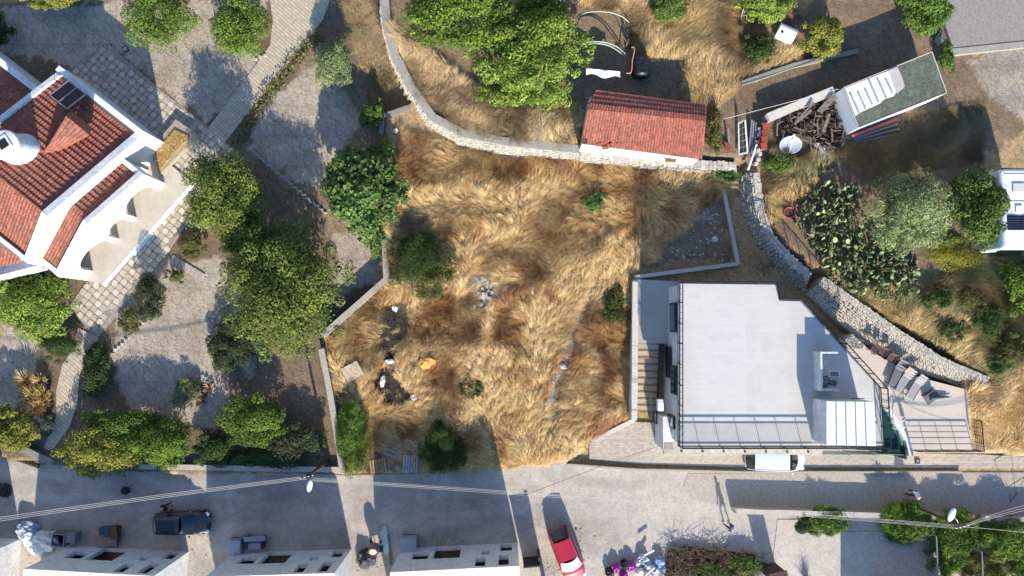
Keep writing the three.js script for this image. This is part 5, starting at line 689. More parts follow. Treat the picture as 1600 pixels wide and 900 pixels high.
function skeleton(top, legs, arm, fwd, lean = 0) { // facing +x
  const J = { head: [0.05 + lean, 1.6, 0], crown: [0.04 + lean, 1.66, 0], face: [0.1 + lean, 1.56, 0], neck: [0.01 + lean, 1.43, 0], chest: [lean * 0.7, 1.25, 0], waist: [0, 0.98, 0], hipL: [0, 0.9, -0.1], hipR: [0, 0.9, 0.1], kneeL: [0.06 + fwd, 0.48, -0.11], kneeR: [0.04 - fwd * 0.5, 0.48, 0.11], ankL: [fwd, 0.08, -0.11], ankR: [-fwd, 0.08, 0.11], toeL: [0.16 + fwd, 0.05, -0.13], toeR: [0.16 - fwd, 0.05, 0.13], shL: [lean, 1.38, -0.19], shR: [lean, 1.38, 0.19], elL: [0.02 + lean, 1.1, -0.27], elR: [arm * 0.5 + lean, 1.12, 0.26], wrL: [0.12 + lean, 0.88, -0.26], wrR: [arm + lean, 1.0, 0.2] };
  const B = [['neck', 'head', 0.055, 0.07, SK], ['head', 'crown', 0.1, 0.098, SK], ['head', 'face', 0.09, 0.07, SK], ['chest', 'neck', 0.12, 0.06, top], ['waist', 'chest', 0.13, 0.15, top], ['shL', 'shR', 0.08, 0.08, top], ['hipL', 'hipR', 0.11, 0.11, legs], ['waist', 'hipL', 0.12, 0.1, legs], ['hipL', 'kneeL', 0.095, 0.065, legs], ['hipR', 'kneeR', 0.095, 0.065, legs], ['kneeL', 'ankL', 0.062, 0.042, legs], ['kneeR', 'ankR', 0.062, 0.042, legs], ['ankL', 'toeL', 0.045, 0.04, 0x222222], ['ankR', 'toeR', 0.045, 0.04, 0x222222], ['shL', 'elL', 0.06, 0.045, top], ['shR', 'elR', 0.06, 0.045, top], ['elL', 'wrL', 0.043, 0.032, SK], ['elR', 'wrR', 0.043, 0.032, SK]];
  for (const [s, w] of [['L', 'wrL'], ['R', 'wrR']]) { const h = J[w]; J['pm' + s] = [h[0] + 0.05, h[1] - 0.06, h[2]]; B.push([w, 'pm' + s, 0.032, 0.036, SK]); for (let f = 0; f < 4; f++) { const dz = (f - 1.5) * 0.021; J['k' + s + f] = [h[0] + 0.07, h[1] - 0.1, h[2] + dz]; J['t' + s + f] = [h[0] + 0.06 - f % 2 * 0.006, h[1] - 0.15 - [0, 0.012, 0.006, -0.008][f], h[2] + dz]; B.push(['pm' + s, 'k' + s + f, 0.014, 0.012, SK], ['k' + s + f, 't' + s + f, 0.011, 0.009, SK]); } J['th' + s] = [h[0] + 0.1, h[1] - 0.06, h[2] + (s === 'L' ? 0.03 : -0.03)]; B.push(['pm' + s, 'th' + s, 0.014, 0.011, SK]); }
  return { J, B };
}
person('person in a white shirt walking along the shaded paved road', 1430, 772, 3.3, { ...skeleton(0xd9dade, 0x20222a, 0.35, 0.2, 0.06), hair: 0x2a1d16 });
person('person in a blue top walking past the rubbish in the sun', 1142, 824, 2.6, { ...skeleton(0x2c4a86, 0x22242c, 0.3, 0.18, 0.08), hair: 0x8a6f50 });
person('person in dark clothes standing at the rear of the black car', 258, 793, 0.6, { ...skeleton(0x17181b, 0x1b1c20, 0.25, 0.05, 0.05), hair: 0x3a281c });

// ---------------------------------------------------------------- poles, lamps, wires
function lampPole(label, bx, by, tx, ty, h, armTo, headSize, headAng) {
  const g = thing('street_lamp', label, 'street lamp'), t = P(tx, ty, h), gh = groundH(t[0], t[2]); const b = [t[0], Math.max(0, gh) - 0.1, t[2]]; new MB().bar(b, [t[0], h, t[2]], 0.13, 10, 0.08).build('pole', M.darkWood, g); const q = P(...armTo, h + 0.1); new MB().path([[t[0], h - 0.4, t[2]], [lerp(t[0], q[0], 0.5), h + 0.1, lerp(t[2], q[2], 0.5)], [q[0], h + 0.1, q[2]]], 0.035, 6).build('arm', M.greyMetal, g);
  new MB().add(new THREE.SphereGeometry(1, 14, 8), new THREE.Matrix4().compose(new THREE.Vector3(q[0], h + 0.12, q[2]), new THREE.Quaternion().setFromEuler(new THREE.Euler(0, headAng, 0)), new THREE.Vector3(headSize, 0.1, headSize * 0.45))).build('lamp_head', M.plasticWhite, g);
  const cr = new MB(); cr.beam([t[0] - 0.45, h - 0.1, t[2] + 0.1], [t[0] + 0.45, h - 0.1, t[2] - 0.1], 0.08, 0.08); cr.build('cross_arm', M.darkWood, g); for (let k = 0; k < 4; k++) new MB().bar([t[0] - 0.4 + k * 0.27, h - 0.06, t[2] + 0.09 - k * 0.06], [t[0] - 0.4 + k * 0.27, h + 0.08, t[2] + 0.09 - k * 0.06], 0.035).build('insulator', M.plasticWhite, g); return t;
}
lampPole('wooden pole with a street lamp at the garden wall corner', 515, 720, 479, 745, 6.7, [484, 759], 0.42, 1.4);
lampPole('wooden pole with a street lamp among the willow-leaved bushes', 1430, 795, 1503, 823, 6.7, [1487, 804], 0.5, 1.1);
function wires(label, list, r, m, h = 6.6, sag = 0.5) { const g = thing('overhead_cable', label, 'cable'); for (const [a, b, ha, hb] of list) { const A = P(...a, ha ?? h), B = P(...b, hb ?? h), pts = []; for (let k = 0; k <= 8; k++) { const t = k / 8; pts.push([lerp(A[0], B[0], t), lerp(A[1], B[1], t) - sag * 4 * t * (1 - t), lerp(A[2], B[2], t)]); } new MB().path(pts, r, 5).build('cable', m, g); } return g; }
wires('pale overhead cable bundle from the left edge to the first street lamp', [0, 1, 2].map(k => [[-60, 817 + k * 3], [479, 744 + k * 2.2]]), 0.013, M.cable);
wires('pale overhead cables over the road between the two street lamps', [[[480, 746], [1503, 823]], [[480, 748], [1503, 825]], [[480, 749.5], [1503, 821]], [[480, 751], [1503, 826.5]]], 0.009, M.cable);
wires('fan of pale overhead cables from the second street lamp to the right edge', [[[1503, 822], [1680, 772]], [[1503, 824], [1680, 778]], [[1503, 825], [1680, 784]], [[1503, 823], [1690, 845]]], 0.013, M.cable);
wires('single dark wire from the cables to the modern house', [[[810, 778], [1032, 696, 0], 6.4, 3.2]].map(q => [q[0], q[1].slice(0, 2), q[2], q[3]]), 0.016, M.thinCable, 6.6, 0.3);
wires('thin pale rope over the gully from the weeds to the trailer', [[[1130, 186], [1310, 139], 4.4, 4.6]], 0.022, M.cable, 5, 0.1);

// ---------------------------------------------------------------- sun terrace furniture
function lounger(label, ax, ay, bx, by, m) { // head a, foot b
  const g = thing('sun_lounger', label, 'sun lounger', 'sun loungers on the terrace'), A = P(ax, ay, TH + 0.4), B = P(bx, by, TH + 0.4), L = Math.hypot(B[0] - A[0], B[2] - A[2]); g.position.set(A[0], TH, A[2]); g.rotation.y = Math.atan2(-(B[2] - A[2]), B[0] - A[0]); const w = 0.66, hinge = L * 0.36;
  for (let k = 0; k < 9; k++) new MB().box(hinge + (k + 0.5) * (L - hinge) / 9, 0.36, 0, (L - hinge) / 9 - 0.02, 0.03, w - 0.06).build('slat', m, g);
  for (let k = 0; k < 4; k++) { const t = (k + 0.5) / 4; new MB().box(hinge * (1 - t) + 0.06, 0.38 + t * 0.34, 0, hinge / 4 - 0.015, 0.03, w - 0.06, 0, 0, -0.62).build('slat', m, g); }
  const f = new MB(); for (const s of [-1, 1]) { f.beam([hinge - 0.1, 0.35, s * w / 2], [L, 0.35, s * w / 2], 0.04, 0.05); f.beam([hinge, 0.38, s * w / 2], [0.08, 0.76, s * w / 2], 0.04, 0.05); } f.build('frame', M.rail, g); for (const s of [-1, 1]) for (const x of [hinge * 0.6, L - 0.15]) new MB().beam([x, 0, s * w / 2], [x, 0.34, s * w / 2], 0.05, 0.05).build('leg', M.rail, g); return g;
}
const loungeGrey = mat(0x8d8c90, 0.8), loungeDark = mat(0x66646a, 0.85);
lounger('dark padded sun lounger nearest to the stacked chairs', 1412, 562, 1394, 604, loungeDark); lounger('grey slatted sun lounger in the middle with a towel', 1426, 576, 1402, 612, loungeGrey); lounger('grey slatted sun lounger furthest from the stacked chairs', 1443, 586, 1421, 622, loungeGrey);
{ const p = P(1421, 580, TH + 0.75); const o = new MB().box(p[0], TH + 0.78, p[2], 0.62, 0.04, 0.5, 0.6, 0, -0.25).build('towel', mat(0xcdb9a6, 0.95)); tag(o, 'pale towel folded over the middle sun lounger', 'towel'); }
function chair(label, cx, cy, ry, m) { const g = thing('garden_chair', label, 'chair', 'garden chairs along the rubble bank'), p = P(cx, cy, TH + 0.45); g.position.set(p[0], TH, p[2]); g.rotation.y = ry; new MB().box(0, 0.43, 0, 0.48, 0.05, 0.48).build('seat', m, g); new MB().box(-0.25, 0.7, 0, 0.04, 0.55, 0.46, 0, 0, 0.15).build('backrest', m, g); for (const s of [-1, 1]) { new MB().path([[-0.24, 0.66, s * 0.27], [0.05, 0.68, s * 0.29], [0.24, 0.62, s * 0.28], [0.24, 0.02, s * 0.26]], 0.02).build('armrest', m, g); for (const x of [-0.22, 0.2]) new MB().bar([x, 0, s * 0.22], [x, 0.42, s * 0.22], 0.02).build('leg', m, g); } return g; }
const chairM = mat(0x5b4038, 0.7); chair('brown garden chair left of the pair by the rubble bank', 1378, 549, -2.1, chairM); chair('brown garden chair next to the dark lounger', 1392, 559, -2.0, chairM); chair('thin framed garden chair nearest to the hose', 1366, 546, -2.3, mat(0x4a3b36, 0.7));
{ const m = new MB(), pts = [], c = P(1339, 537, TH); for (let k = 0; k < 60; k++) { const t = k * 0.5, r = 0.35 + 0.14 * Math.sin(k * 0.45); pts.push([c[0] + 0.35 * Math.sin(k * 0.21) + r * Math.cos(t), TH + 0.04 + 0.02 * Math.floor(k / 12), c[2] + r * Math.sin(t) * 0.8]); } m.path(pts, 0.018, 5); tag(m.build('garden_hose', M.grey), 'coiled grey garden hose on the narrow end of the terrace', 'hose'); }
{ const g = thing('folded_parasol', 'green folded parasol lying on a grey mat at the terrace', 'parasol'), a = P(1452, 622, TH), b = P(1480, 620, TH); new MB().bar([a[0], TH + 0.16, a[2]], [b[0], TH + 0.14, b[2]], 0.15, 9, 0.08).build('canopy', mat(0x38504e, 0.9), g); new MB().bar([b[0], TH + 0.12, b[2]], [b[0] + 0.25, TH + 0.12, b[2]], 0.03).build('pole', M.dark, g); const o = thing('floor_mat', 'grey square mat under the folded parasol', 'mat'); const c = P(1454, 619, TH); new MB().box(c[0], TH + 0.02, c[2], 1.1, 0.035, 0.85, 0.6).build('pad', mat(0x68666a, 0.9), o); new MB().box(c[0] - 0.25, TH + 0.2, c[2] - 0.25, 0.9, 0.3, 0.06, 0.6).build('raised_edge', mat(0x5c5a5e, 0.9), o); }
{ const g = thing('drain_box', 'small dark square drain box on the drive below the terrace', 'drain'), p = P(1433, 720, 0.1); new MB().box(p[0], 0.14, p[2], 0.36, 0.08, 0.42).build('frame', M.dark, g); new MB().box(p[0], 0.185, p[2], 0.22, 0.02, 0.26).build('grate', M.grey, g); }
{ const g = thing('wire_gate', 'diamond shaped thin metal gate at the right end of the paved road', 'gate'), q = [[1576, 760], [1602, 744], [1602, 775], [1592, 788]].map(a => P(...a, 1.0)); for (let i = 0; i < 4; i++) { const a = q[i], b = q[(i + 1) % 4]; new MB().bar([a[0], i > 1 ? 0.1 : 1.0, a[2]], [b[0], i > 0 && i < 3 ? 0.1 : 1.0, b[2]], 0.025).build('bar', M.rail, g); } }
// pergola poles south of the road
for (const [x0, y0, x1, y1, l] of [[1463, 838, 1466, 905, 'pale pergola pole left'], [1534, 862, 1536, 905, 'pale pergola pole right']]) { const g = thing('pergola_pole', l + ' of the hanging willow-leaved branches', 'pole', 'pergola poles'), a = P(x0, y0, 2.2), b = P(x1, y1, 2.2); new MB().bar([a[0], 2.2, a[2]], [b[0], 2.2, b[2]], 0.05).build('beam', M.greyMetal, g); new MB().bar([a[0], 0, a[2]], [a[0], 2.2, a[2]], 0.05).build('post', M.greyMetal, g); }
// ---------------------------------------------------------------- things on the dry plot and the street
const palletWood = mat(0xc29a70, 0.9, { map: T.wood });
function pallet(label, cx, cy, ry, m, w = 1.2, d = 0.8, rx = 0) { const g = thing('pallet', label, 'pallet', 'pallets on the plot'), p = G(cx, cy); g.position.set(p[0], p[1] + 0.22, p[2]); g.rotation.set(rx, ry, 0, 'YXZ'); for (let k = 0; k < 6; k++) new MB().box(-w / 2 + (k + 0.5) * w / 6, 0.13, 0, w / 6 * 0.62, 0.025, d).build('slat', m, g); for (let k = 0; k < 3; k++) new MB().box(0, 0.06, -d / 2 + 0.06 + k * (d - 0.12) / 2, w, 0.1, 0.09).build('runner', m, g); return g; }
pallet('brown pallet lying at the kerb left of the grey pallet', 592, 727, 0.15, palletWood, 1.3, 1.0); pallet('pale weathered pallet standing in front of the feathery bush', 642, 723, -0.05, M.paintedWood, 1.15, 1.3); pallet('small brown pallet above the pale weathered one', 643, 694, -0.05, mat(0xd2a676, 0.85, { map: T.wood }), 1.05, 0.8);
{ const g = thing('empty_crate', 'empty pale wooden frame lying between the pallets', 'crate'), q = [[602, 700], [620, 707], [618, 714], [600, 707]].map(a => G(...a)); for (let i = 0; i < 4; i++) { const a = q[i], b = q[(i + 1) % 4]; new MB().beam([a[0], a[1] + 0.1, a[2]], [b[0], b[1] + 0.1, b[2]], 0.08, 0.07).build('bar', M.paintedWood, g); } }
[[608, 727, 628, 722, 'top'], [612, 732, 622, 738, 'lowest'], [616, 720, 632, 733, 'slanting']].forEach(([a, b, c, d, l]) => { const A = G(a, b), B = G(c, d); tag(new MB().beam([A[0], A[1] + 0.12, A[2]], [B[0], B[1] + 0.12, B[2]], 0.1, 0.03).build('loose_board', M.oldWood), l + ' loose board of the three between the brown and the pale pallet', 'board', 'loose boards between the pallets'); });
function slab(name, label, cat, cx, cy, w, t, d, ry, m, lift = 0.06) { const p = G(cx, cy), o = new MB(); o.box(p[0], p[1] + lift, p[2], w, t, d, ry, 0.03, 0.04); return tag(o.build(name, m), label, cat); }
{ const g = thing('board', 'pale square board lying in the dry grass near the boundary wall', 'board'), p = G(553, 580); new MB().box(p[0], p[1] + 0.55, p[2], 1.4, 0.05, 1.15, 0.5, 0.05, 0.1).build('panel', mat(0xdcc8aa, 0.85, { map: T.wood }), g); new MB().box(p[0] + 0.1, p[1] + 0.49, p[2], 1.2, 0.05, 0.08, 0.5).build('batten', M.wood, g); }
// crumpled sheets and bags: noisy squashed spheres
function crumple(name, label, cat, p, sx, sy, sz, m, s, ry = 0, group) { const g = new THREE.IcosahedronGeometry(1, 9), a = g.attributes.position, v = new THREE.Vector3(); for (let i = 0; i < a.count; i++) { v.fromBufferAttribute(a, i); const k = 0.5 + 0.8 * fbm(v.x * 2.4 + s, v.z * 2.4 + v.y * 2.1 + s, s, 4) + 0.16 * vnoise(v.x * 6 + s, v.z * 6 + v.y * 5, s + 4); v.multiplyScalar(k); if (v.y < -0.45) v.y = -0.45; a.setXYZ(i, v.x, v.y, v.z); } g.computeVertexNormals(); const o = new MB().add(g, new THREE.Matrix4().compose(new THREE.Vector3(p[0], p[1] + 0.44 * sy, p[2]), new THREE.Quaternion().setFromAxisAngle(new THREE.Vector3(0, 1, 0), ry), new THREE.Vector3(sx, sy, sz))).build(name, m); return tag(o, label, cat, group); }
crumple('cushion', 'yellow cushion in the dry grass in the middle of the plot', 'cushion', ((q) => [q[0], q[1] + 0.25, q[2]])(G(668, 565)), 0.62, 0.3, 0.5, mat(0xb98f48, 0.9), 3, 0.4);
const litterList = [[598, 596, 0.45, 0.25, 0.2, 'long white plastic scrap at the edge of the burnt strip'], [609, 564, 0.3, 0.25, 0.2, 'white plastic scrap right of the burnt strip above the long one'], [594, 552, 0.12, 0.15, 0.28, 'thin white scrap in the burnt strip'], [617, 481, 0.18, 0.2, 0.32, 'grey bottle-shaped scrap at the top of the burnt strip'], [638, 600, 0.2, 0.2, 0.16, 'small grey scrap right of the long white plastic'], [647, 620, 0.3, 0.25, 0.25, 'white scrap at the shadow edge'], [715, 643, 0.3, 0.22, 0.22, 'white scrap inside the house shadow'], [549, 628, 0.2, 0.2, 0.18, 'small grey scrap near the feathery bush'], [665, 528, 0.4, 0.15, 0.3, 'pale scrap in the middle of the dry grass'], [877, 452, 0.22, 0.2, 0.22, 'white scrap near the faint track at the top'], [880, 572, 0.26, 0.2, 0.22, 'white scrap beside the faint track'], [887, 500, 0.2, 0.18, 0.2, 'pale scrap left of the faint track'], [668, 690, 0.3, 0.12, 0.15, 'white brick-like scrap above the dark bush'], [1117, 374, 0.24, 0.18, 0.24, 'white scrap in the shaded corner near the low wall'], [620, 358, 0.3, 0.25, 0.25, 'pale stone at the wall below the fig tree'], [619, 205, 0.2, 0.2, 0.2, 'small white stone near the yellow green bush']];
for (const [x, y, a, b, c, l] of litterList) crumple('litter', l, 'litter', G(x, y), a, b, c, mat(0xc6c4be, 0.7), Math.round(x + y), (x % 7) * 0.5, 'litter on the dry plot');
const rocks = [[757, 462, 0.5, 'largest pale rock of the heap in the middle of the plot'], [765, 468, 0.36, 'flat pale rock right in the heap of the plot'], [763, 480, 0.32, 'white rock at the foot of the heap of the plot'], [752, 476, 0.26, 'small white rock left at the foot of the heap of the plot'], [740, 480, 0.34, 'grey rock outside left of the heap of the plot'], [754, 452, 0.28, 'upper pale rock of the heap of the plot'], [667, 345, 0.34, 'pale rock in the dark hollow right of the fig tree'], [770, 458, 0.24, 'smallest rock of the heap at the upper right']];
seed = 81; for (const [x, y, s, l] of rocks) { const q = G(x, y), m = new MB(); m.cur = [1, 1, 1]; for (let k = 0; k < 2; k++) shardStone(m, q[0] + rr(-0.05, 0.05), q[1] + s * 0.35, q[2] + rr(-0.05, 0.05), s * (1 - k * 0.2), 0.8); tag(m.build('rock', M.paleStone), l, 'rock', 'rocks on the plot'); }
{ // small stones strewn over the bare spots
  const m = new MB(); seed = 191; for (let i = 0; i < 1100; i++) { const z = [[735, 780, 430, 490], [610, 690, 330, 370], [800, 905, 238, 262], [735, 780, 430, 490], [860, 880, 560, 600], [1020, 1130, 320, 410], [850, 930, 440, 690]][i % 7], a = rr(z[0], z[1]), b = rr(z[2], z[3]), q = G(a, b), c = rr(0.75, 1.05); m.cur = [c, c * 0.98, c * 0.95]; shardStone(m, q[0], q[1] + 0.02, q[2], rr(0.05, 0.16), 0.7); } tag(stuff(m.build('loose_stones', M.paleStone)), 'small pale stones strewn over the bare spots of the plot', 'stones');
}
{ // charred twigs
  const m = new MB(); seed = 311; for (let i = 0; i < 420; i++) { const a = rr(578, 650), b = rr(470, 640); if (!inside(charPg, a, b)) continue; const q = G(a, b), t = rnd() * 6.28, l = rr(0.2, 0.8); m.bar([q[0], q[1] + 0.02, q[2]], [q[0] + Math.cos(t) * l, q[1] + rr(0.05, 0.35), q[2] + Math.sin(t) * l], 0.014, 4, 0.006); } tag(stuff(m.build('charred_twigs', mat(0x2a2420, 0.95))), 'charred black twigs in the burnt strip of the plot', 'twigs');
}
{ const g = thing('manhole_cover', 'pale square concrete cover at the corner of the plot near the drive', 'cover'), p = G(898, 703); new MB().box(p[0], p[1] + 0.06, p[2], 0.8, 0.1, 0.75, 0.1).build('slab', mat(0xc9beac, 0.9, { map: T.stone }), g); new MB().box(p[0], p[1] + 0.115, p[2], 0.5, 0.02, 0.46, 0.1).build('lid', M.concrete, g); }
// street: bags, wrapped pallets, mixer, tub
const R0 = (x, y) => P(x, y, 0.02);
const foil = mat(0x9aa2b0, 0.4), tarp = mat(0xc4c4c0, 0.5);
crumple('plastic_bundle', 'crumpled clear plastic bundle in front of the bottom left house', 'bundle', R0(46, 828), 0.75, 0.6, 0.85, foil, 11, 0.6); crumple('plastic_tarp', 'white plastic tarp heaped between the two left houses', 'tarp', R0(68, 846), 1.25, 0.55, 0.8, tarp, 12, 0.2); slab('carton', 'brown carton lying on the clear plastic bundle', 'carton', 45, 829, 0.55, 0.2, 0.35, 1.0, mat(0x8c6448, 0.9), 0.75);
{ const g = thing('mortar_tub', 'grey open mortar tub with black inside beside the white tarp', 'tub'), p = R0(100, 840); g.position.set(p[0], 0, p[2]); g.rotation.y = -0.1; for (const [x, z, w, d] of [[-0.45, 0, 0.08, 1], [0.45, 0, 0.08, 1], [0, -0.46, 0.82, 0.08], [0, 0.46, 0.82, 0.08]]) new MB().box(x, 0.4, z, w, 0.8, d).build('side', M.grey, g); new MB().box(0, 0.06, 0, 0.84, 0.1, 0.84).build('bottom', M.black, g); new MB().box(0.85, 0.35, -0.25, 0.7, 0.7, 0.75).build('crate', mat(0x74777c, 0.8), g); }
{ const g = thing('material_stack', 'stack of brown boards and blue sacks behind the shaded road spot', 'stack'), p = R0(172, 836); for (let k = 0; k < 4; k++) new MB().box(p[0] + 0.55, 0.08 + 0.14 * k, p[2] - 0.3, 0.5, 0.12, 0.9, 0.05 * k).build('board', k % 2 ? M.wood : M.darkWood, g); for (let k = 0; k < 3; k++) new MB().box(p[0] - 0.2, 0.1 + k * 0.16, p[2] - 0.4, 0.8, 0.14, 0.55, 0.04 * k).build('sack', mat(0x3a4a60, 0.7), g); new MB().box(p[0] - 0.1, 0.3, p[2] + 0.45, 1.5, 0.06, 0.75, 0.08, 0.1).build('sheet', mat(0x8d8478, 0.8), g); }
function wrapped(label, x, y, w, h, d, s) { const g = thing('wrapped_pallet', label, 'pallet', 'wrapped pallets before the houses'), p = R0(x, y); new MB().box(p[0], 0.07, p[2], w, 0.13, d).build('pallet_base', M.oldWood, g); const b = new THREE.BoxGeometry(w * 0.94, h, d * 0.94, 8, 6, 8), a = b.attributes.position, v = new THREE.Vector3(); for (let i = 0; i < a.count; i++) { v.fromBufferAttribute(a, i); const k = 0.1 * (fbm(v.x * 3 + s, v.z * 3 + v.y * 2, s, 3) - 0.5); a.setXYZ(i, v.x + k, v.y + k * 1.5, v.z - k); } b.computeVertexNormals(); new MB().add(b, new THREE.Matrix4().setPosition(p[0], 0.14 + h / 2, p[2])).build('wrapped_load', foil, g); return g; }
wrapped('foil wrapped pallet at the left corner of the middle house', 372, 850, 0.95, 0.7, 1.0, 5); wrapped('foil wrapped pallet at the left corner of the house nearest to the red car', 641, 846, 1.2, 0.95, 1.1, 9);
{ const g = thing('scaffold_table', 'low grey trestle of boards in front of the middle house', 'trestle'), p = R0(403, 845); new MB().box(p[0], 0.75, p[2] - 0.35, 1.6, 0.1, 0.35, 0.06).build('plank', mat(0x8d97a8, 0.7), g); new MB().box(p[0] - 0.1, 0.35, p[2] + 0.25, 1.0, 0.5, 0.45, 0.05).build('block', mat(0x8d97a8, 0.8), g); for (const x of [-0.62, 0.55]) new MB().box(p[0] + x, 0.36, p[2], 0.12, 0.68, 0.9).build('trestle', M.darkWood, g); new MB().box(p[0] - 0.85, 0.5, p[2] - 0.5, 0.7, 0.12, 0.25, 0.5).build('loose_plank', M.grey, g); }
{ const g = thing('cement_mixer', 'cement mixer with a pinkish round drum mouth between two white houses', 'cement mixer'), p = R0(588, 853); g.position.set(p[0], 0, p[2]); const dr = new MB(); dr.add(new THREE.LatheGeometry([[0.05, -0.5], [0.36, -0.4], [0.45, 0], [0.44, 0.2], [0.34, 0.5], [0.32, 0.5], [0.4, 0.2]].map(q => new THREE.Vector2(...q)), 20), new THREE.Matrix4().makeRotationX(0.25).setPosition(0, 0.95, 0)); const d = dr.build('drum', mat(0x6d6f72, 0.6), g); new MB().add(new THREE.CylinderGeometry(0.31, 0.31, 0.03, 20), new THREE.Matrix4().makeRotationX(0.25).setPosition(0, 1.32, 0.1)).build('mortar', mat(0xd2a596, 0.9), d); new MB().beam([-0.4, 0, -0.4], [0, 0.7, 0], 0.06, 0.06).beam([0.4, 0, -0.4], [0, 0.7, 0], 0.06, 0.06).beam([0, 0, 0.5], [0, 0.7, 0], 0.06, 0.06).build('stand', M.dark, g); for (const s of [-1, 1]) new MB().add(new THREE.TorusGeometry(0.16, 0.04, 6, 14), new THREE.Matrix4().makeRotationY(1.57).setPosition(s * 0.4, 0.2, -0.4)).build('wheel', M.black, g); new MB().box(0.45, 0.75, 0, 0.35, 0.4, 0.4).build('motor_box', M.dark, g); }
crumple('rubble_sack', 'dark sack slumped left of the cement mixer', 'sack', R0(572, 872), 0.75, 0.5, 0.7, mat(0x3a3c42, 0.8), 22); crumple('plastic_sheet', 'ragged white plastic sheet right of the cement mixer', 'sheet', R0(602, 842), 0.28, 0.3, 1.1, tarp, 23, 0.12); { const A = R0(606, 835), B = R0(612, 882); tag(new MB().beam([A[0], 0.1, A[2]], [B[0], 0.14, B[2]], 0.16, 0.08).build('long_plank', M.oldWood), 'long plank beside the ragged white sheet', 'plank'); }
crumple('black_bag', 'black rubbish bag alone on the shaded road', 'bag', R0(197, 766), 0.32, 0.25, 0.28, M.darkPlastic, 31); crumple('black_bag', 'large black bag at the left edge of the road', 'bag', R0(8, 765), 0.5, 0.3, 0.55, M.darkPlastic, 32, 0.8);
// rubbish heap at the bottom
const mag = mat(0x963684, 0.35);
[[962, 886, 0.42, mag, 'left magenta rubbish bag'], [985, 884, 0.45, mag, 'right magenta rubbish bag of the heap'], [973, 898, 0.4, mag, 'lower magenta rubbish bag at the bottom edge'], [952, 892, 0.4, M.darkPlastic, 'black rubbish bag left of the magenta ones'], [974, 878, 0.3, M.darkPlastic, 'black rubbish bag between the two magenta ones']].forEach(([x, y, s, m, l], i) => crumple('rubbish_bag', l, 'bag', R0(x, y), s * 0.85, s, s * 0.85, m, 40 + i, i, 'bags of the rubbish heap'));
const heap = [[1004, 872, 0.5, 0xb3b6bd, 'pale grey bag at the top of the heap'], [1012, 882, 0.45, 0x9aa3b8, 'bluish grey bag in the middle of the heap'], [1030, 876, 0.55, 0x7fa0cc, 'light blue bag at the right of the heap'], [1022, 890, 0.5, 0xa3a8c0, 'lilac grey bag in the heap'], [1000, 893, 0.5, 0xd8d4d2, 'white bag beside the magenta ones'], [1010, 900, 0.6, 0xdedad6, 'big white sack at the bottom edge'], [995, 880, 0.35, 0xc5c3c6, 'small white bag behind the magenta ones'], [1036, 888, 0.35, 0x8fb0d6, 'small light blue bag right'], [1047, 866, 0.2, 0xa9c2dc, 'tiny pale blue bag apart from the heap']];
heap.forEach(([x, y, s, c, l], i) => crumple('rubbish_bag', l, 'bag', R0(x, y), s * 0.85, s * 0.7, s * 0.7, mat(c, 0.5), 60 + i, i * 0.7, 'bags of the rubbish heap'));
{ const A = P(1007, 868, 0.8), B = P(1022, 860, 0.8); tag(new MB().beam([A[0], 0.75, A[2]], [B[0], 0.8, B[2]], 0.1, 0.1).build('white_tube', M.plasticWhite), 'short white tube on top of the rubbish heap', 'tube'); const C = P(1008, 900, 0.9), D = P(1022, 886, 0.9); tag(new MB().bar([C[0], 0.8, C[2]], [D[0], 0.95, D[2]], 0.09).build('carpet_roll', mat(0xd3bba6, 0.9)), 'pinkish roll lying on the white bags of the heap', 'roll'); }
{ // brushwood heap
  const m = new MB(), lf = new MB(); seed = 401; const pg = [[1035, 862], [1060, 850], [1110, 852], [1150, 860], [1190, 868], [1190, 905], [1030, 905]]; for (let i = 0; i < 900; i++) { const a = rr(1030, 1190), b = rr(850, 905); if (!inside(pg, a, b)) continue; const q = R0(a, b), t = rnd() * 6.28, l = rr(0.3, 1.3), h = rr(0, 0.65); m.cur = lin([0x6a5442, 0x54422f, 0x7c6650, 0x473626][i % 4]); m.bar([q[0], h, q[2]], [q[0] + Math.cos(t) * l, clamp(h + rr(-0.2, 0.3), 0.02, 1), q[2] + Math.sin(t) * l], 0.018, 4, 0.008); }
  const base = new THREE.Group(); base.name = 'brushwood_heap'; scene.add(base); tag(base, 'dark heap of cut brushwood right of the rubbish bags', 'brushwood'); stuff(m.build('twigs', mat(0xffffff, 0.95, { vertexColors: true }), base)); const q = poly(pg, 0.3); new MB().prism(inset(q, 0.5), -0.1, 0.28).build('litter_core', mat(0x3c3026, 1, { map: T.dirt }), base);
}
// rubble between the houses
{ const m = new MB(); seed = 777; const zs = [[296, 345, 835, 900, 150], [555, 605, 835, 895, 150], [40, 110, 845, 890, 120], [845, 870, 875, 900, 90], [650, 770, 825, 850, 160], [380, 520, 800, 850, 90], [880, 960, 820, 890, 110]]; for (const [a, b, c, d, n] of zs) for (let i = 0; i < n; i++) { const q = R0(rr(a, b), rr(c, d)), k = rr(0.7, 1.05); m.cur = [k, k * 0.97, k * 0.92]; shardStone(m, q[0], 0.008, q[2], 0.03 + 0.09 * rnd() ** 5, 0.5); } tag(stuff(m.build('street_rubble', M.stone)), 'fine building rubble scattered between the unfinished houses', 'rubble'); }
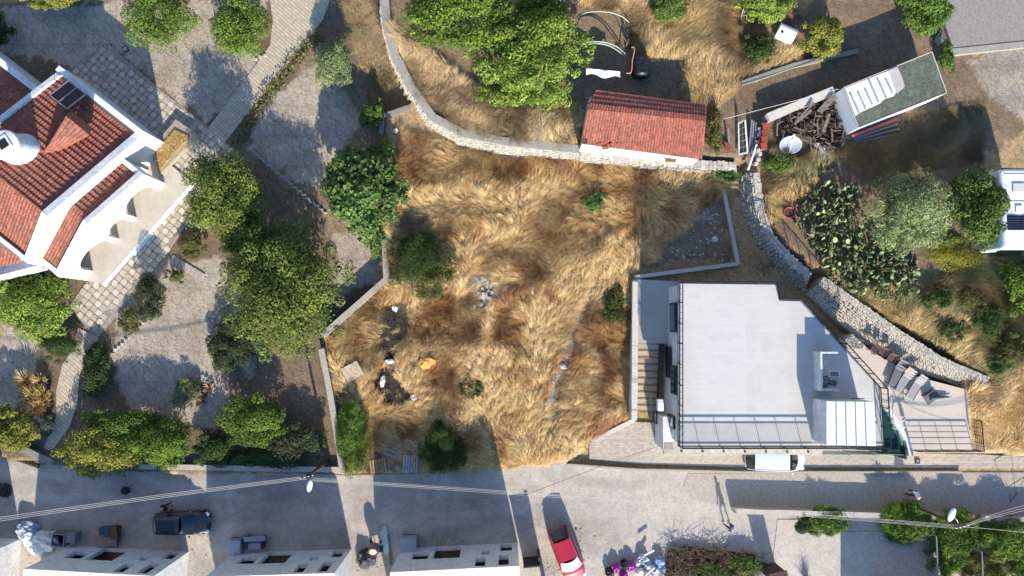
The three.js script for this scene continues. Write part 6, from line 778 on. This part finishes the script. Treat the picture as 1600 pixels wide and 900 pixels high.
// gate debris at the left end of the street
copedWall('gate_wall', 'short ruined wall and gate post at the left end of the street', [[36, 702], [62, 714], [80, 722]], -0.1, 0.9, 0.4, M.greyStone); { const g = thing('wooden_gate', 'fallen wooden slat gate beside the ruined gate wall', 'gate'), a = P(28, 714, 0.3), b = P(62, 726, 0.3); for (let k = 0; k < 3; k++) new MB().beam([a[0], 0.2 + 0.1 * k, a[2] + k * 0.12], [b[0], 0.2 + 0.1 * k, b[2] + k * 0.12], 0.07, 0.04).build('rail', M.wood, g); for (let k = 0; k < 8; k++) { const t = (k + 0.5) / 8; new MB().box(lerp(a[0], b[0], t), 0.32, lerp(a[2], b[2], t) + 0.13, 0.07, 0.3, 0.3).build('slat', M.darkWood, g); } }
// garden odds
{ const mk = (name, label, pts, n) => { const g = thing(name, label, 'stone edging'); seed = n; const N2 = pts.length - 1; for (let i = 0; i < N2; i++) { const a = G(...pts[i]), b = G(...pts[i + 1]), k = Math.max(1, Math.round(Math.hypot(b[0] - a[0], b[2] - a[2]) / 0.34)); for (let q = 0; q < k; q++) { const t = (q + 0.5) / k, m = new MB(), c = rr(0.8, 1.05); m.cur = [c, c, c]; shardStone(m, lerp(a[0], b[0], t) + rr(-0.05, 0.05), lerp(a[1], b[1], t) + 0.06, lerp(a[2], b[2], t) + rr(-0.05, 0.05), rr(0.17, 0.27), 0.8); m.build('stone', M.paleStone, g); } } };
  mk('stone_edging', 'curved row of white stones along the bed with the dark spiky bush', [[362, 472], [345, 480], [335, 498], [328, 520], [325, 540], [330, 552]], 1); mk('stone_edging', 'ring of pale stones round the right side of the small bed', [[306, 588], [322, 588], [332, 598], [336, 610], [330, 622]], 2); mk('stone_edging', 'line of pale stones between the planting strip and the gravel', [[262, 455], [250, 465], [222, 508], [190, 540], [172, 556]], 3); mk('stone_edging', 'short pale kerb stones below the bright round shrub by the path', [[398, 96], [412, 88], [418, 84]], 4); }
{ const g = thing('stepping_slabs', 'strip of pale brick slabs leading from the paving to the gravel', 'slabs'), a = G(268, 404), b = G(318, 434); for (let k = 0; k < 8; k++) { const t = (k + 0.5) / 8; mesh('slab', UNITBOX, kerbMat, g).applyMatrix4(new THREE.Matrix4().compose(new THREE.Vector3(lerp(a[0], b[0], t), 0.55, lerp(a[2], b[2], t)), new THREE.Quaternion().setFromAxisAngle(new THREE.Vector3(0, 1, 0), -0.55), new THREE.Vector3(0.34, 0.1, 0.6))); } }
{ const g = thing('garden_drain', 'small square metal drain cover on the gravel right of the flagstones', 'drain'), p = G(196, 77); new MB().box(p[0], p[1] + 0.04, p[2], 0.45, 0.06, 0.45, 0.6).build('frame', M.dark, g); new MB().box(p[0], p[1] + 0.075, p[2], 0.3, 0.02, 0.3, 0.6).build('grate', M.greyMetal, g); }
{ const g = thing('garden_lamp', 'small round lamp on the soil beside the garden path', 'lamp'), p = G(156, 553); new MB().bar([p[0], p[1], p[2]], [p[0], p[1] + 0.4, p[2]], 0.05, 8).build('post', M.grey, g); new MB().add(new THREE.SphereGeometry(0.16, 12, 8), new THREE.Matrix4().setPosition(p[0], p[1] + 0.5, p[2])).build('globe', M.grey, g); }
// ---------------------------------------------------------------- upper terrace: tank, hoops, junk
{ const g = thing('water_tank', 'ribbed black plastic water tank north of the shed', 'water tank'), a = P(1003, 84, 3.5), b = P(1000, 122, 3.5), L = b[2] - a[2]; g.position.set((a[0] + b[0]) / 2, HP + 0.72, (a[2] + b[2]) / 2); const pf = []; for (let k = 0; k <= 40; k++) { const t = k / 40, e = Math.min(t, 1 - t), r = 0.66 * Math.min(1, Math.sqrt(e * 9 + 0.02)) - (Math.abs((t * 5) % 1 - 0.5) < 0.09 ? 0.05 : 0); pf.push(new THREE.Vector2(Math.max(0.02, r), (t - 0.5) * L)); } new MB().add(new THREE.LatheGeometry(pf, 28), new THREE.Matrix4().makeRotationX(Math.PI / 2)).build('tank_body', M.darkPlastic, g); new MB().add(new THREE.CylinderGeometry(0.17, 0.2, 0.12, 16), new THREE.Matrix4().setPosition(0.05, 0.66, L * 0.12)).build('lid', M.black, g); for (const z of [-0.5, 0.5]) new MB().box(0, -0.62, z, 1.0, 0.2, 0.15).build('cradle', M.darkWood, g); }
for (const [pts, l] of [[[[915, 20], [950, 19], [972, 26], [984, 36]], 'pale green hoop nearest to the top edge'], [[[915, 66], [945, 66], [965, 74], [979, 86]], 'pale green hoop next to the loquat tree'], [[[918, 68], [944, 69], [962, 77], [976, 88]], 'second pale green hoop next to the loquat tree']]) { const n = pts.length, q = pts.map((a, i) => P(a[0], a[1], HP + [1.2, 1.3, 0.9, 0.05][i])); q.unshift([q[0][0] - 0.8, HP, q[0][2] + 0.05]); tag(new MB().path(q, 0.035, 6).build('tunnel_hoop', mat(0x9fb0a0, 0.5)), l, 'hoop', 'tunnel hoops'); }
{ const g = thing('white_cloth', 'white sheet draped on sticks between the loquat tree and the tank', 'sheet'); const q = (x, y, h) => P(x, y, HP + h); new MB().add(gridGeo(16, 5, (u, v) => { const c = q(916 + 53 * u, 107 + 5 * u + 10 * v * (1 - 0.25 * Math.sin(u * 9)), 1.9 - 0.3 * v + 0.14 * Math.sin(u * 11 + v * 3)); return c; })).build('cloth', mat(0xe2e2e4, 0.85, { side: THREE.DoubleSide }), g); for (const [x, y] of [[918, 111], [968, 114]]) { const p = q(x, y, 1.8); new MB().bar([p[0], HP - 0.1, p[2]], [p[0], HP + 1.85, p[2]], 0.025).build('stick', M.oldWood, g); } }
{ const g = thing('rusty_pipe', 'rusty pink pipe bracket standing beside the black tank', 'pipe'), a = P(991, 74, 3.9), b = P(985, 114, 3.9); new MB().path([[a[0] - 0.2, 3.9, a[2]], [a[0], 3.92, a[2]], [lerp(a[0], b[0], 0.5), 3.92, lerp(a[2], b[2], 0.5)], [b[0], 3.9, b[2]], [b[0] - 0.3, 3.88, b[2]]], 0.05, 6).build('pipe', mat(0xa9756a, 0.8), g); for (const q of [a, b]) new MB().bar([q[0], HP - 0.1, q[2]], [q[0], 3.9, q[2]], 0.04).build('post', mat(0x8f6258, 0.8), g); const o = thing('dead_stump', 'grey dead branch stump beside the rusty pipe', 'stump'), c = P(981, 70, 3.2); seed = 3; const m = new MB(); m.bar([c[0], HP - 0.1, c[2]], [c[0], 3.3, c[2] - 0.4], 0.12, 7, 0.06); for (let k = 0; k < 5; k++) m.bar([c[0], 3.0, c[2] - 0.2], [c[0] + rr(-0.5, 0.4), 3.2 + rr(0, 0.5), c[2] + rr(-1.3, 0.3)], 0.05, 5, 0.02); m.build('branches', mat(0x8a7a6a, 0.95, { map: T.wood }), o); }
{ const g = thing('white_barrel', 'white cut plastic barrel between bushes near the top edge', 'barrel'), p = P(1228, 52, 3.3), m4 = new THREE.Matrix4().makeRotationX(Math.PI / 2).premultiply(new THREE.Matrix4().makeRotationY(1.15)).setPosition(p[0], HP + 0.6, p[2]); new MB().add(new THREE.CylinderGeometry(0.58, 0.58, 1.35, 24), m4).build('shell', M.plasticWhite, g); new MB().add(new THREE.CylinderGeometry(0.1, 0.1, 0.06, 12), new THREE.Matrix4().setPosition(p[0] - 0.45, HP + 1.17, p[2] + 0.1)).build('bung', M.black, g); new MB().box(p[0], HP + 0.05, p[2], 1.0, 0.16, 0.5, 1.15).build('stand', M.oldWood, g); }
{ const g = thing('ladder', 'thin pale ladder leaning under the lime green bush', 'ladder'), a = P(1165, 0, HP + 1.4), b = P(1158, 36, HP); for (const s of [0, 0.4]) new MB().bar([a[0] + s, HP + 1.4, a[2]], [b[0] + s - 0.1, HP, b[2]], 0.03).build('rail', M.greyMetal, g); for (let k = 1; k < 6; k++) { const t = k / 6; new MB().bar([lerp(a[0], b[0] - 0.1, t), HP + 1.4 * (1 - t), lerp(a[2], b[2], t)], [lerp(a[0], b[0] - 0.1, t) + 0.4, HP + 1.4 * (1 - t), lerp(a[2], b[2], t)], 0.02).build('rung', M.greyMetal, g); } }
{ const g = thing('window_frame', 'old white window frame with grey panes leaning beside the shed', 'window'), c = [[1154, 193], [1164, 188], [1168, 238], [1155, 241]].map((q, i) => P(q[0], q[1], HP + (i === 1 || i === 2 ? 0.9 : 0.35))), mid = (a, b, t) => a.map((x, k) => lerp(x, b[k], t)); for (let i = 0; i < 4; i++) new MB().beam(c[i], c[(i + 1) % 4], 0.1, 0.08).build('frame', M.plasticWhite, g); for (let k = 0; k < 5; k++) for (let j = 0; j < 2; j++) { const f = (s, t) => mid(mid(c[0], c[1], s), mid(c[3], c[2], s), t), a = f(j / 2 + 0.05, k / 5 + 0.02), b = f(j / 2 + 0.45, k / 5 + 0.02), d = f(j / 2 + 0.45, k / 5 + 0.18), e = f(j / 2 + 0.05, k / 5 + 0.18); new MB().quad(a, e, d, b).build('pane', mat(0x4e5a58, 0.15), g); } const pr = new MB(); for (const q of [c[1], c[2]]) pr.bar([q[0], HP - 0.1, q[2]], q, 0.03); pr.build('prop', M.oldWood, g); }
[[1175, 187, 1171, 238, 'first grey profile beside the window frame'], [1178, 189, 1175, 240, 'second grey profile beside the window frame'], [1182, 191, 1180, 236, 'third grey profile next to the red bricks'], [1138, 200, 1140, 240, 'thin white profile left of the window frame']].forEach(([a, b, c, d, l]) => { const A = P(a, b, HP + 0.5), B = P(c, d, HP + 0.3); tag(new MB().beam([A[0], HP + 0.45, A[2]], [B[0], HP + 0.2, B[2]], 0.12, 0.1).build('metal_profile', M.greyMetal), l, 'profile', 'metal profiles in the junk corner'); });
{ const g = thing('white_post', 'white round post lying slanted over the wall corner', 'post'), a = P(1182, 226, HP + 0.6), b = P(1169, 264, HP + 0.4); new MB().bar([a[0], HP + 0.6, a[2]], [b[0], HP + 0.4, b[2]], 0.085, 10).build('shaft', M.plasticWhite, g); new MB().bar([b[0], HP + 0.4, b[2]], [b[0] - 0.02, HP + 0.39, b[2] + 0.06], 0.1, 10).build('cap', M.plasticWhite, g); }
{ const g = thing('brick_stack', 'column of red hollow bricks on the wall of the junk corner', 'bricks'), a = P(1197, 192, HP + 0.9), b = P(1193, 233, HP + 0.9); for (let k = 0; k < 4; k++) for (let j = 0; j < 2; j++) { const t = (k + 0.5) / 4; const o = mesh('brick', UNITBOX, mat([0xa8492f, 0xb35338, 0x9c4530][(k + j) % 3], 0.85, { map: T.dirt }), g); o.scale.set(0.46, 0.28, 0.46); o.position.set(lerp(a[0], b[0], t), HP + 0.5 + j * 0.29, lerp(a[2], b[2], t)); o.rotation.y = 0.08; } const s = new MB(); s.cur = [1, 1, 1]; seed = 9; for (let k = 0; k < 40; k++) { const t = rnd(); shardStone(s, lerp(a[0], b[0], t) - 0.35 + rr(-0.1, 0.1), HP + rr(0, 0.7), lerp(a[2], b[2], t) + rr(-0.2, 1.2), 0.24); } stuff(s.build('rubble', M.paleStone, g)); }
{ const g = thing('tile_stack', 'leaning red roof tiles against the shed side', 'tiles'), p = P(1134, 228, HP + 0.3); for (let k = 0; k < 5; k++) { const o = mesh('tile', UNITBOX, rustRed, g); o.scale.set(0.06, 0.4, 0.7); o.position.set(p[0] + k * 0.08, HP + 0.25, p[2] + k * 0.05); o.rotation.set(0, 0.15, 0.4); } }
{ // heap of old timber
  const g = thing('timber_heap', 'large heap of broken timber and branches between the red bricks and the trailer', 'timber heap'); seed = 621; const pg = [[1212, 192], [1240, 178], [1300, 150], [1318, 165], [1320, 205], [1318, 240], [1270, 235], [1255, 215], [1215, 215]], mats = [M.oldWood, M.darkWood, mat(0x6d5647, 0.9, { map: T.wood }), mat(0x9a8670, 0.9, { map: T.wood })]; let n = 0;
  while (n < 220) { const a = rr(1205, 1325), b = rr(148, 245); if (!inside(pg, a, b)) continue; const h = HP + rr(0.05, 0.8), q = P(a, b, h), t = rr(-0.4, 0.9) + (rnd() < 0.4 ? 1.57 : 0), l = rr(0.35, 1.2); const A = [q[0] - Math.cos(t) * l / 2, h + rr(-0.1, 0.15), q[2] - Math.sin(t) * l / 2], B = [q[0] + Math.cos(t) * l / 2, h + rr(-0.1, 0.2), q[2] + Math.sin(t) * l / 2]; const m = new MB(); if (n % 3) m.beam(A, B, rr(0.05, 0.13), rr(0.03, 0.07)); else m.bar(A, B, 0.04, 6, 0.025); m.build('timber', mats[n % 4], g); n++; }
  for (const [a, b, c, d] of [[1242, 194, 1272, 160], [1246, 190, 1268, 172], [1278, 174, 1304, 147], [1282, 176, 1306, 152], [1286, 206, 1296, 178]]) { const A = P(a, b, HP + 0.95), B = P(c, d, HP + 1.15); new MB().beam(A, B, 0.2, 0.05).build('timber', M.oldWood, g); } new MB().prism(inset(poly(pg, HP), 0.45), HP - 0.2, HP + 0.35).build('litter_core', mat(0x40342a, 1, { map: T.dirt }), g);
}
{ const g = thing('satellite_dish', 'grey satellite dish lying in front of the timber heap', 'satellite dish'), p = P(1236, 225, HP + 0.7), q = new THREE.Quaternion().setFromEuler(new THREE.Euler(0.35, 0, 0.05)), m4 = new THREE.Matrix4().compose(new THREE.Vector3(p[0], HP + 0.5, p[2]), q, new THREE.Vector3(1, 1, 0.8)), pf = []; for (let k = 0; k <= 10; k++) pf.push(new THREE.Vector2(0.02 + 0.78 * k / 10, 0.16 * (k / 10) ** 2)); new MB().add(new THREE.LatheGeometry(pf, 32), m4).build('reflector', mat(0x8d93a0, 0.6, { side: THREE.DoubleSide }), g); new MB().add(new THREE.TorusGeometry(0.8, 0.025, 6, 36), m4.clone().multiply(new THREE.Matrix4().makeRotationX(Math.PI / 2).setPosition(0, 0.16, 0))).build('rim', M.plasticWhite, g); const f = [p[0] + 0.05, HP + 1.15, p[2] - 0.55]; for (const [x, z] of [[-0.6, -0.3], [0.65, -0.2], [-0.1, 0.6]]) new MB().bar([p[0] + x, HP + 0.62, p[2] + z], f, 0.018).build('strut', M.plasticWhite, g); new MB().box(f[0], f[1], f[2], 0.12, 0.12, 0.12).build('receiver', M.plasticWhite, g); new MB().bar([p[0], HP - 0.1, p[2]], [p[0], HP + 0.5, p[2]], 0.05).build('mast', M.greyMetal, g); }
slab('foam_block', 'white foam block lying right of the satellite dish', 'block', 1284, 241, 0.4, 0.2, 0.9, 0.15, M.plasticWhite, 0.15); slab('foam_block', 'small white foam block at the end of the dry gully', 'block', 1276, 229, 0.35, 0.2, 0.35, 0.5, M.plasticWhite, 0.15);
{ const p = G(1229, 334); const g = thing('clay_pot', 'rust coloured clay pot left of the prickly pears', 'pot'); new MB().add(new THREE.LatheGeometry([[0.22, 0], [0.36, 0.3], [0.4, 0.55], [0.44, 0.6], [0.38, 0.62], [0.34, 0.5]].map(q => new THREE.Vector2(...q)), 18), new THREE.Matrix4().setPosition(p[0], p[1] - 0.02, p[2])).build('pot', mat(0x8a4a3a, 0.85), g); new MB().add(new THREE.CylinderGeometry(0.34, 0.3, 0.05, 16), new THREE.Matrix4().setPosition(p[0], p[1] + 0.48, p[2])).build('soil', mat(0x4a382c, 1), g); }
{ const g = thing('step_ladder', 'small pale ladder lying in the shaded gap behind the modern house', 'ladder'), a = G(1180, 416), b = G(1196, 430); for (const s of [0, 0.35]) new MB().beam([a[0] + s, a[1] + 0.1, a[2] - s], [b[0] + s, b[1] + 0.1, b[2] - s], 0.05, 0.05).build('rail', M.oldWood, g); for (let k = 0; k < 4; k++) { const t = (k + 0.5) / 4; new MB().beam([lerp(a[0], b[0], t), a[1] + 0.12, lerp(a[2], b[2], t)], [lerp(a[0], b[0], t) + 0.35, a[1] + 0.12, lerp(a[2], b[2], t) - 0.35], 0.04, 0.04).build('rung', M.oldWood, g); } }
[[1420, 483, 0.5, 'pale rock on the dry slope nearest to the prickly pears'], [1443, 503, 0.35, 'small pale rock on the dry slope'], [1534, 523, 0.5, 'dark stones on the dry slope near the right edge'], [1466, 64, 0.7, 'pale broken block beside the forecourt kerb'], [1482, 78, 0.6, 'grey boulder at the forecourt corner']].forEach(([x, y, s, l]) => crumple('rock', l, 'rock', G(x, y), s * 0.6, s * 0.4, s * 0.45, mat(0xa39c90, 0.95, { map: T.stone }), x, x % 5, 'rocks on the upper ground'));
scene.environment = null;
renderer.render(scene, camera);
